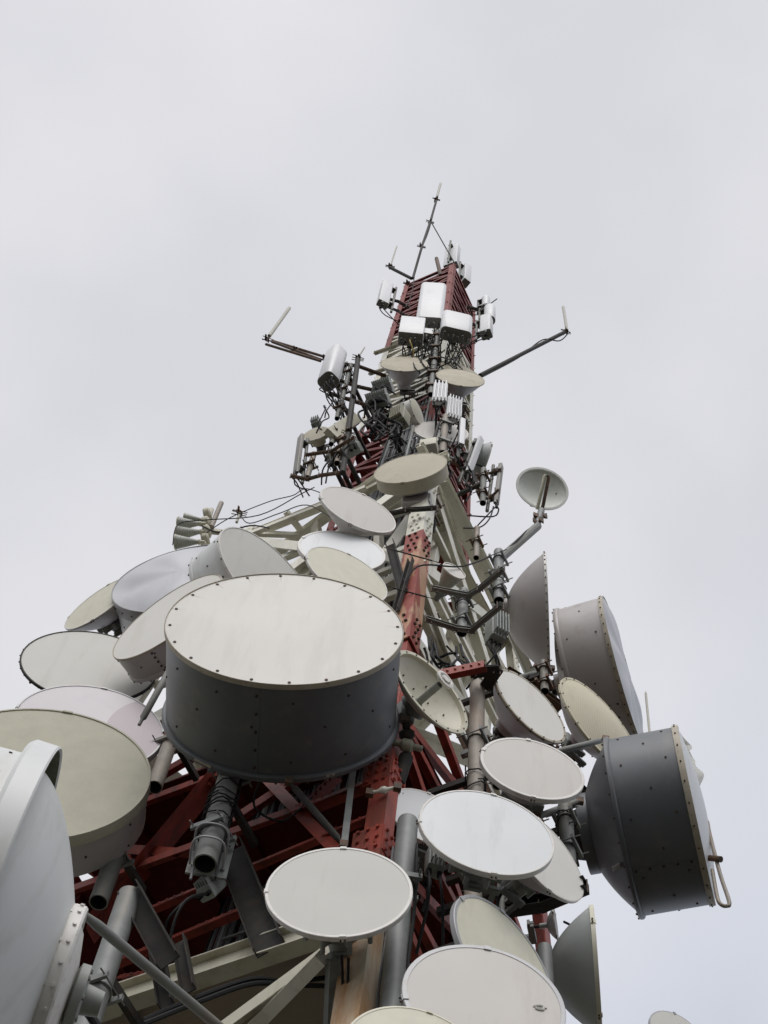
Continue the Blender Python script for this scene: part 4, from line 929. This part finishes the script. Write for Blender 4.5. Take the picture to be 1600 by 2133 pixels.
# bracket arms
def frame(label, pts, D, w=.10, h=.12, mt='dark_steel', name='bracket_frame'):
    p0 = P(*pts[0], D) ; q = [Pz(x, y, p0.z) for x, y in pts]
    t = thing(name, label, 'bracket', q[0])
    for i in range(len(q) - 1):
        m = MB(); d = (q[i + 1] - q[i]).normalized(); m.channel(q[i] - d * .04, q[i + 1] + d * .04, w, h + .002 * i, .012); wb(m, 'arm', mt, t)
    m = MB()
    for p in q:
        for s in (-.05, .05): m.tube([p + Vector((s, 0, -.12)), p + Vector((s, 0, .14))], .012, 6)
    wb(m, 'bolts', 'bolt', t)
    return t
frame('upper angular dark bracket frame right of the tower leg', [(905, 1226), (975, 1240), (1000, 1225), (1045, 1188)], 12.3, .08, .09, 'pipe_grey')
frame('lower angular dark bracket frame with pipes through its corners', [(893, 1290), (950, 1308), (982, 1312), (1042, 1262)], 12.2, .08, .09, 'pipe_grey')
frame('thin dark frame arm holding the thin panel at the far left', [(610, 992), (640, 998), (668, 990), (705, 985)], 13.9, .06, .07, 'rusty_steel')
frame('thin dark arm under the smallest beige drum', [(640, 947), (690, 940), (735, 912)], 13.8, .06, .07, 'rusty_steel')
frame('upper pair of rusty arms between dark pole and mast', [(690, 755), (745, 762), (800, 782)], 14.1, .07, .09, 'rusty_steel')
frame('lower rusty arm between dark pole and mast', [(690, 820), (745, 838), (800, 855)], 14.0, .07, .09, 'rusty_steel')
frame('middle rusty arm reaching the grey radio units', [(700, 790), (745, 805), (790, 815)], 14.05, .07, .09, 'rusty_steel')
frame('dark arms holding the canister panels on the right', [(975, 640), (1000, 645), (1018, 655)], 14.4, .07, .09)
frame('lower dark arm of the right hand white panels', [(970, 668), (995, 680), (1018, 690)], 14.3, .07, .09)
frame('dark arm holding the narrow panel at upper left', [(800, 620), (830, 628), (850, 640)], 14.5, .07, .09)
frame('second dark arm low on the upper left panel', [(800, 636), (830, 648), (845, 658)], 14.5, .06, .08)
frame('cream arm sticking out left below the squarish panel', [(783, 735), (820, 722), (850, 708)], 14.6, .09, .12, 'cream_paint')
frame('cream arm above the tan dish on the left mast side', [(772, 778), (805, 768), (830, 756)], 14.8, .08, .10, 'cream_paint')
frame('grey channel below the big beige drum crossing the leg', [(800, 1072), (850, 1062), (905, 1058)], 12.7, .07, .08)
frame('dark channel along the lower right red corner', [(985, 1400), (1035, 1396), (1012, 1430)], 12.0, .18, .05, 'dark_steel')
frame('long dark arm from the right tower corner under the white disc', [(1060, 1890), (1130, 1880), (1215, 1845)], 12.4, .16, .2, 'dark_steel')
frame('dark arm behind the ribbed dish reaching the dark drum', [(1130, 1580), (1180, 1620), (1225, 1660)], 13.2, .14, .18, 'dark_steel')
frame('dark arm between the bolted disc and the great dented drum', [(1060, 1400), (1110, 1430), (1165, 1470)], 13.6, .14, .16, 'rusty_steel')
frame('dark arm low behind the bolted disc and light beige disc', [(1105, 1520), (1150, 1565), (1190, 1590)], 13.0, .12, .16, 'rusty_steel')
frame('short dark arms right of the mast foot by the edge on dish', [(945, 960), (980, 1000), (1006, 1030)], 13.6, .07, .09, 'rusty_steel')
frame('arm of the thin right panel', [(1006, 1040), (1022, 1036), (1036, 1022)], 13.5, .04, .05, 'rusty_steel')
frame('upper arm of the thin right panel', [(1006, 985), (1022, 985), (1040, 978)], 13.6, .04, .05, 'rusty_steel')

def strut(label, A, B, r=.035, mt='pipe_grey', ends=True, name='strut', flat=False, w=.06, plate=None):
    A = P(*A); B = P(*B); t = thing(name, label, 'strut', A); m = MB()
    if plate: m.channel(A, B, plate[1], plate[0], .014, up=(.8, -.5, .2)) if mt == 'dark_steel' else m.bar(A, B, plate[0], plate[1], up=(.5, -.5, .5))
    elif flat: m.bar(A, B, w, .012)
    else:
        d = (B - A).normalized(); l = (B - A).length
        m.tube([A, A + d * .12, A + d * .16, B - d * .16, B - d * .12, B], [r * .5, r * .5, r, r, r * .5, r * .5], 12)
    wb(m, 'rod', mt, t)
    if ends:
        for p in (A, B): m = MB(); m.box(p, (1, 0, 0), (0, 1, 0), (0, 0, 1), .1, .07, .12); wb(m, 'end_fitting', 'rusty_steel', t)
    return t
strut('side strut ending in a clamp on top of the dark grey drum', (1150, 1568, 12.2), (1262, 1540, 12.5), .045)
strut('side strut between the light beige disc and the dark drum hub', (1118, 1702, 11.9), (1208, 1668, 12.6), .045)
strut('strut crossing to the great dented drum above the bolted disc', (1078, 1412, 13.0), (1150, 1392, 13.8), .045)
strut('grey tube rising left of the huge drum, over the flat grey disc', (290, 1510, 12.2), (362, 1380, 11.9), .05, ends=False)
strut('flat galvanised bar hanging down behind the huge drum', (715, 1775, 11.6), (738, 1585, 12.0), flat=True, w=.085, ends=False, mt='galvanised')
strut('dark tube slanting down to the flat grey disc from the huge drum', (602, 1628, 11.6), (716, 1760, 11.6), .045, 'dark_steel')
strut('white square strut going down left from the flat grey disc', (520, 2150, 12.5), (672, 1995, 11.3), plate=(.15, .15), mt='white_paint', ends=False)
strut('pale grey flat strut straight below the flat grey disc', (688, 2150, 12.0), (694, 2000, 11.3), plate=(.12, .12), mt='galvanised', ends=False)
strut('dark wide plate arm from the open pipe down to the floor beam', (478, 1765, 12.4), (560, 1970, 12.1), plate=(.36, .14), mt='dark_steel', ends=False)
strut('dark slotted plate leaning on the floor beam at lower left', (268, 1850, 11.9), (350, 2000, 11.9), plate=(.26, .12), mt='dark_steel', ends=False)
strut('dark upright channel clamped over the floor beam, left one', (325, 1970, 12.3), (345, 2090, 12.2), plate=(.17, .1), mt='dark_steel', ends=False)
strut('dark upright channel clamped over the floor beam, right one', (372, 1955, 12.2), (392, 2060, 12.1), plate=(.16, .1), mt='dark_steel', ends=False)
strut('dark flat bar from the white disc behind to the red leg', (812, 1130, 12.6), (840, 1235, 12.3), plate=(.17, .1), mt='dark_steel', ends=False)
strut('second dark bar leaning against the worn red leg', (856, 1165, 12.3), (825, 1270, 12.2), plate=(.1, .08), mt='dark_steel', ends=False)
strut('long dark rung rod across the worn red leg', (803, 1220, 12.2), (905, 1248, 12.2), r=.014, mt='dark_steel', ends=False)
strut('upper thin rod across the worn red leg', (800, 1140, 12.3), (915, 1172, 12.2), r=.014, mt='dark_steel', ends=False)
strut('dark clamp arm between open cream dish and red leg', (845, 1500, 11.5), (850, 1560, 11.8), r=.11, mt='dark_steel')
strut('dark leaning post below the open cream dish', (852, 1560, 11.8), (822, 1650, 12.0), r=.10, mt='dark_steel', ends=False)
strut('white clamp bar on the red leg above the white disc', (770, 1652, 11.6), (828, 1640, 11.5), r=.05, mt='white_paint')
strut('tube stub crossing under the open cream dish', (815, 1545, 11.7), (880, 1560, 11.7), r=.09, mt='radio_olive', ends=False)
strut('slim vertical bar above the beige drum, near the white wedge', (846, 950, 13.6), (862, 885, 13.9), r=.04, mt='galvanised', ends=False)
strut('dark slim bar from the white pipe clamp down to the drum', (895, 945, 13.3), (915, 880, 13.4), r=.04, mt='dark_steel', ends=False)

# ------------------------------------------------------------------ booms and whips
def whip(label, segs, rods, mt='dark_steel', r=.05, rr=.04, cl=(), name='whip_antenna', rmt='fibre_rod'):
    t = thing(name, label, 'whip antenna', P(*segs[0][0]) if segs else P(*rods[0][0]))
    for sg in segs:
        m = MB(); m.tube([P(*q) for q in sg], r, 10); wb(m, 'boom', mt, t)
    for a, b in rods:
        A, B = P(*a), P(*b); m = MB(); m.tube([A, A.lerp(B, .96), B], [rr, rr, rr * .4], 10); wb(m, 'rod', rmt, t)
    for c in cl:
        m = MB(); p = P(*c)
        for k in range(5): m.box(p + Vector([random.uniform(-.06, .06) for _ in range(3)]), (1, random.random(), 0), (0, 1, random.random()), (0, random.random(), 1), .05, .16, .1)
        for k in range(3): m.tube([p + Vector((-.16, random.uniform(-.05, .05), -.08 + .08 * k)), p + Vector((.16, .05, .1 * k - .06))], .012, 6)
        wb(m, 'clamp', 'rusty_steel', t)
    return t
m_ = whip('long leaning dark pole with white tip rising highest above the mast', [[(860, 580, 14.6), (880, 510, 14.7), (897, 460, 14.75), (909, 418, 14.8)]], [((910, 412, 14.8), (918, 381, 14.85))], r=.045, rr=.05, cl=[(909, 414, 14.8), (878, 512, 14.7), (896, 461, 14.75)])
m = MB(); m.tube([P(899, 464, 14.75), P(947, 548, 14.7)], .022, 8); wb(m, 'guy_bar', 'dark_steel', m_)
m = MB(); m.tube(spline([P(909, 420, 14.7), P(893, 482, 14.6), P(870, 540, 14.55), P(858, 610, 14.5), P(845, 640, 14.5)]), .014, 6); wb(m, 'cable', 'cable_black', m_)
whip('small white whip on a short bracket at the upper left of the mast', [[(857, 580, 14.6), (812, 557, 14.7)]], [((814, 552, 14.7), (827, 512, 14.8))], r=.055, rr=.028, cl=[(813, 553, 14.7), (850, 590, 14.6)])
m_ = whip('whip at the end of the twin bar arm far out on the left', [[(567, 710, 14.6), (672, 742, 14.4), (690, 752, 14.4)], [(554, 717, 14.6), (668, 752, 14.4)], [(567, 712, 14.6), (668, 749, 14.4)]], [((561, 700, 14.6), (604, 640, 14.8))], mt='rusty_steel', r=.04, rr=.055, cl=[(558, 706, 14.6), (676, 748, 14.4), (617, 727, 14.5)])
whip('whip at the end of the long single arm reaching up right', [[(1000, 782, 14.4), (1090, 736, 14.5), (1176, 692, 14.6)]], [((1181, 688, 14.6), (1173, 638, 14.7))], mt='dark_steel', r=.062, rr=.05, cl=[(1179, 690, 14.6)])
m = MB(); m.tube(spline([P(1183, 695, 14.6), P(1165, 710, 14.55), P(1130, 708, 14.5), P(1080, 745, 14.5), P(1005, 785, 14.4)]), .02, 6); t = thing('arm_cable', 'thin black cable strapped along the long right arm', 'cable', P(1183, 695, 14.6)); wb(m, 'cable', 'cable_black', t)
whip('dark vertical pole with tiny whip tip standing on the left arms', [[(714, 985, 13.6), (746, 745, 13.8)]], [((749, 740, 13.8), (760, 723, 13.85))], r=.07, rr=.022, cl=[(746, 745, 13.8), (735, 830, 13.7), (726, 900, 13.65)])
whip('very thin pale whip in the sky above the dark grey drum', [], [((1355, 1545, 13.4), (1345, 1441, 13.6))], rr=.022)
whip('thin black spike rod beside the right hand canister panel', [], [((1000, 648, 14.3), (1036, 622, 14.4))], rr=.02, rmt='dark_steel')
whip('short dark stub post on top of the mast edge', [], [((918, 574, 15.0), (909, 537, 15.0))], rr=.07, rmt='rusty_steel')
whip('small clamp post with crossed wires on the platform edge beam', [], [((493, 1088, 14.4), (501, 1064, 14.4))], rr=.03, cl=[(499, 1066, 14.4)])
# U shaped handle in front of the dark drum
t = thing('guard_rail', 'thin bent metal loop in front of the dark grey drum membrane', 'bracket', P(1470, 1712, 12.7))
m = MB(); m.tube(spline([P(1468, 1716, 12.7), P(1473, 1711, 12.68), P(1479, 1740, 12.7), P(1500, 1820, 12.66), P(1519, 1878, 12.6), P(1514, 1887, 12.6), P(1502, 1884, 12.6), P(1494, 1868, 12.62), P(1484, 1812, 12.7)], 5), .028, 8); wb(m, 'loop', 'pipe_weathered', t)
m = MB(); m.tube([P(1478, 1787, 12.7), P(1502, 1790, 12.6)], .045, 10); wb(m, 'peg', 'rusty_steel', t)

# ------------------------------------------------------------------ loose cables
def cable(label, pts, r=.02, mt='cable_black', group=None):
    q = spline([P(*p) for p in pts], 6); t = thing('cable', label, 'cable', q[0], group=group); m = MB(); m.tube(q, r, 7); wb(m, 'sheath', mt, t); return t
cable('black cable looping across the sky from the horns to the edge beam', [(360, 1135, 14.3), (372, 1092, 14.2), (430, 1083, 14.2), (540, 1073, 14.2), (625, 1030, 14.2), (655, 1015, 14.1)], .012)
cable('thin cable from horn rack arching over the edge beam', [(430, 1110, 14.3), (480, 1078, 14.2), (560, 1045, 14.2), (610, 1032, 14.1), (640, 1018, 14.0), (700, 1040, 13.9)], .011)
cable('thin cable dipping below the edge beam towards the pink dish', [(500, 1070, 14.3), (520, 1090, 13.9), (580, 1070, 13.7), (640, 1052, 13.5), (700, 1085, 13.2)], .011)
for i in range(16):
    x0 = random.uniform(765, 815); y0 = random.uniform(840, 865)
    pts = [(x0, y0, 13.5)]
    for k in range(4): pts.append((x0 + 26 * math.sin(k * .9 + i * .5) + random.uniform(-6, 8), y0 + 14 + k * 13 + random.uniform(-6, 12), 13.4 + random.uniform(-.15, .3)))
    cable('thick black cable looping in the tangle below the grey radio units', pts, random.uniform(.02, .034), group='tangle of cables below the grey radio units')
for i in range(7):
    x0 = random.uniform(668, 730); y0 = random.uniform(800, 860)
    pts = [(x0, y0, 13.9)]
    for k in range(4): pts.append((x0 + 24 * math.sin(k * 1.1 + i) * (k / 3) + random.uniform(-5, 5), y0 + k * 18 + random.uniform(-4, 6), 13.8 + random.uniform(-.15, .2)))
    cable('thin black cable hanging among the left arm pipes', pts, .017, group='loose cables on the left arms')
for i in range(12):
    x0 = random.uniform(870, 965); y0 = random.uniform(705, 745)
    pts = [(x0, y0, 13.7)]
    for k in range(4): pts.append((x0 + random.uniform(-14, 14), y0 + 8 + k * 16 + random.uniform(-6, 6), 13.8 + random.uniform(-.1, .25)))
    cable('black cable dropping from the white panels down the mast', pts, .019, group='feeder cables below the white panels')
for i in range(8):
    x0 = random.uniform(955, 995); y0 = random.uniform(930, 1000)
    pts = [(x0, y0, 13.6)]
    for k in range(4): pts.append((x0 + random.uniform(-12, 20), y0 + 8 + k * 16 + random.uniform(-6, 6), 13.5 + random.uniform(-.1, .25)))
    cable('black cable bundled on the right of the mast foot', pts, .022, group='cables right of the mast foot')
for i in range(8):
    x0 = random.uniform(880, 960); y0 = random.uniform(1325, 1350)
    pts = [(x0, y0, 12.3)]
    for k in range(4): pts.append((x0 + 22 * k * (.3 if i % 2 else .7) + random.uniform(-6, 6), y0 + 8 + (4 - abs(k - 2)) * 9 + random.uniform(-10, 10), 12.2 + random.uniform(-.1, .2)))
    cable('black cable sagging between red leg and bracket frame', pts, .022, group='cables below the bracket frame')
for pts, lab in (([(300, 2125, 12.2), (380, 2090, 12.2), (520, 2040, 12.3), (600, 2045, 12.4), (690, 2035, 12.5)], 'upper of two heavy black cables under the beige floor'),
                 ([(300, 2133, 12.1), (420, 2085, 12.2), (525, 2050, 12.3), (610, 2052, 12.4), (720, 2055, 12.5)], 'lower of two heavy black cables under the beige floor'),
                 ([(712, 1990, 11.2), (714, 2060, 11.4), (716, 2150, 11.6)], 'thin black cable hanging straight down in front of the rusty cream leg'),
                 ([(726, 1995, 11.2), (724, 2070, 11.4), (722, 2150, 11.6)], 'second thin cable hanging down by the rusty cream leg'),
                 ([(835, 1240, 12.3), (870, 1180, 12.1), (960, 1180, 12.4), (1020, 1160, 12.8)], 'thin black wire crossing towards the upper bracket'),
                 ([(1028, 1055, 13.5), (1020, 1080, 13.4), (1000, 1098, 13.4), (965, 1100, 13.4)], 'black cable curling below the thin right panel'),
                 ([(1010, 1375, 12.9), (990, 1390, 12.8), (960, 1375, 12.5), (930, 1345, 12.3)], 'black cable sagging under the grey radio box'),
                 ([(545, 1620, 12.0), (530, 1680, 12.1), (590, 1710, 12.3), (650, 1660, 12.4)], 'thin cable looping in the dark below the huge drum'),
                 ([(1175, 1920, 12.6), (1195, 1935, 12.5), (1190, 1975, 12.4)], 'thin black cable curling past the small pale dish'),
                 ([(420, 1095, 14.2), (460, 1110, 14.1), (520, 1095, 13.8), (560, 1100, 13.5)], 'thin wire behind the turned white drum')):
    cable(lab, pts, .03 if 'heavy' in lab else .016)

def on_dish(start): return [o for o in COL.objects if o.get('label', '').startswith(start)][0]
dk = on_dish('pinkish beige disc'); Rk = 165 * msc(P(1008, 2083, 10.4)); m = MB()
m.tube(spline([(x * Rk, -.016 * Rk, z * Rk) for x, z in ((.62, .03), (.67, .055), (.73, .045), (.72, -.01), (.66, -.015), (.63, .0))]), .012, 6)
m.tube(spline([(x * Rk, -.014 * Rk, z * Rk) for x, z in ((.60, .025), (.68, .015), (.77, .035))]), .008, 6)
m.build('patch', 'radome_grey', dk)
for st, pts in (('big grey galvanised pipe', ((0.14, 0), (0.15, .05), (-.13, .1))), ('open ended grey pipe', ((.16, .05), (-.12, .13)))):
    tp = on_dish(st)
    for x, y in pts:
        m = MB(); q = []
        for k in range(24): q.append((x + .015 * math.sin(k * .9 + x * 20), y - .05 + .02 * math.cos(k * 1.3), k * .32 - .2))
        m.tube(spline(q, 3), .018, 6); m.build('cable', 'cable_black' if x > 0 else 'cable_grey', tp)

tp = on_dish('open ended grey pipe')
for z in (.22, .5):
    m = MB(); r = .19
    m.tube(spline([(-.2, .16, z - .05), (-.2, -.1, z), (-.13, -.2, z + .02), (0, -.22, z + .03), (.13, -.2, z + .02), (.2, -.1, z), (.2, .16, z - .05)], 4), .014, 8)
    m.build('u_bolt', 'rim_alu', tp)
m = MB(); m.box((.02, .21, .45), (1, 0, 0), (0, 1, 0), (0, 0, 1), .5, .03, .8)
for x in (-.16, .2):
    for z in (.2, .7): m.bolt((x, .195, z), (0, -1, 0), .03, .03)
m.build('back_plate', 'galvanised', tp)
bd = on_dish('huge central drum'); m = MB(); Rb = BIGR
for a in (238, 300):
    c, s_ = math.cos(R(a)), math.sin(R(a)); m.box((c * Rb * 1.02, .86 * Rb, s_ * Rb * 1.02), (-s_, 0, c), (0, 1, 0), (c, 0, s_), .28 if a == 238 else .12, .035, .012)
m.build('label_strip', 'rim_tape', bd)
rd = on_dish('massive dark grey'); Rr = 181 * msc(P(1449, 1696, 12.7)); m = MB(); a = 262; c, s_ = math.cos(R(a)), math.sin(R(a))
m.box((c * Rr * .90, .80 * Rr + .16, s_ * Rr * .90), (-s_, 0, c), (c * .5, .7, s_ * .5), (c, -.7, s_), .07, .14, .01); m.build('label_plate', 'label_white', rd)
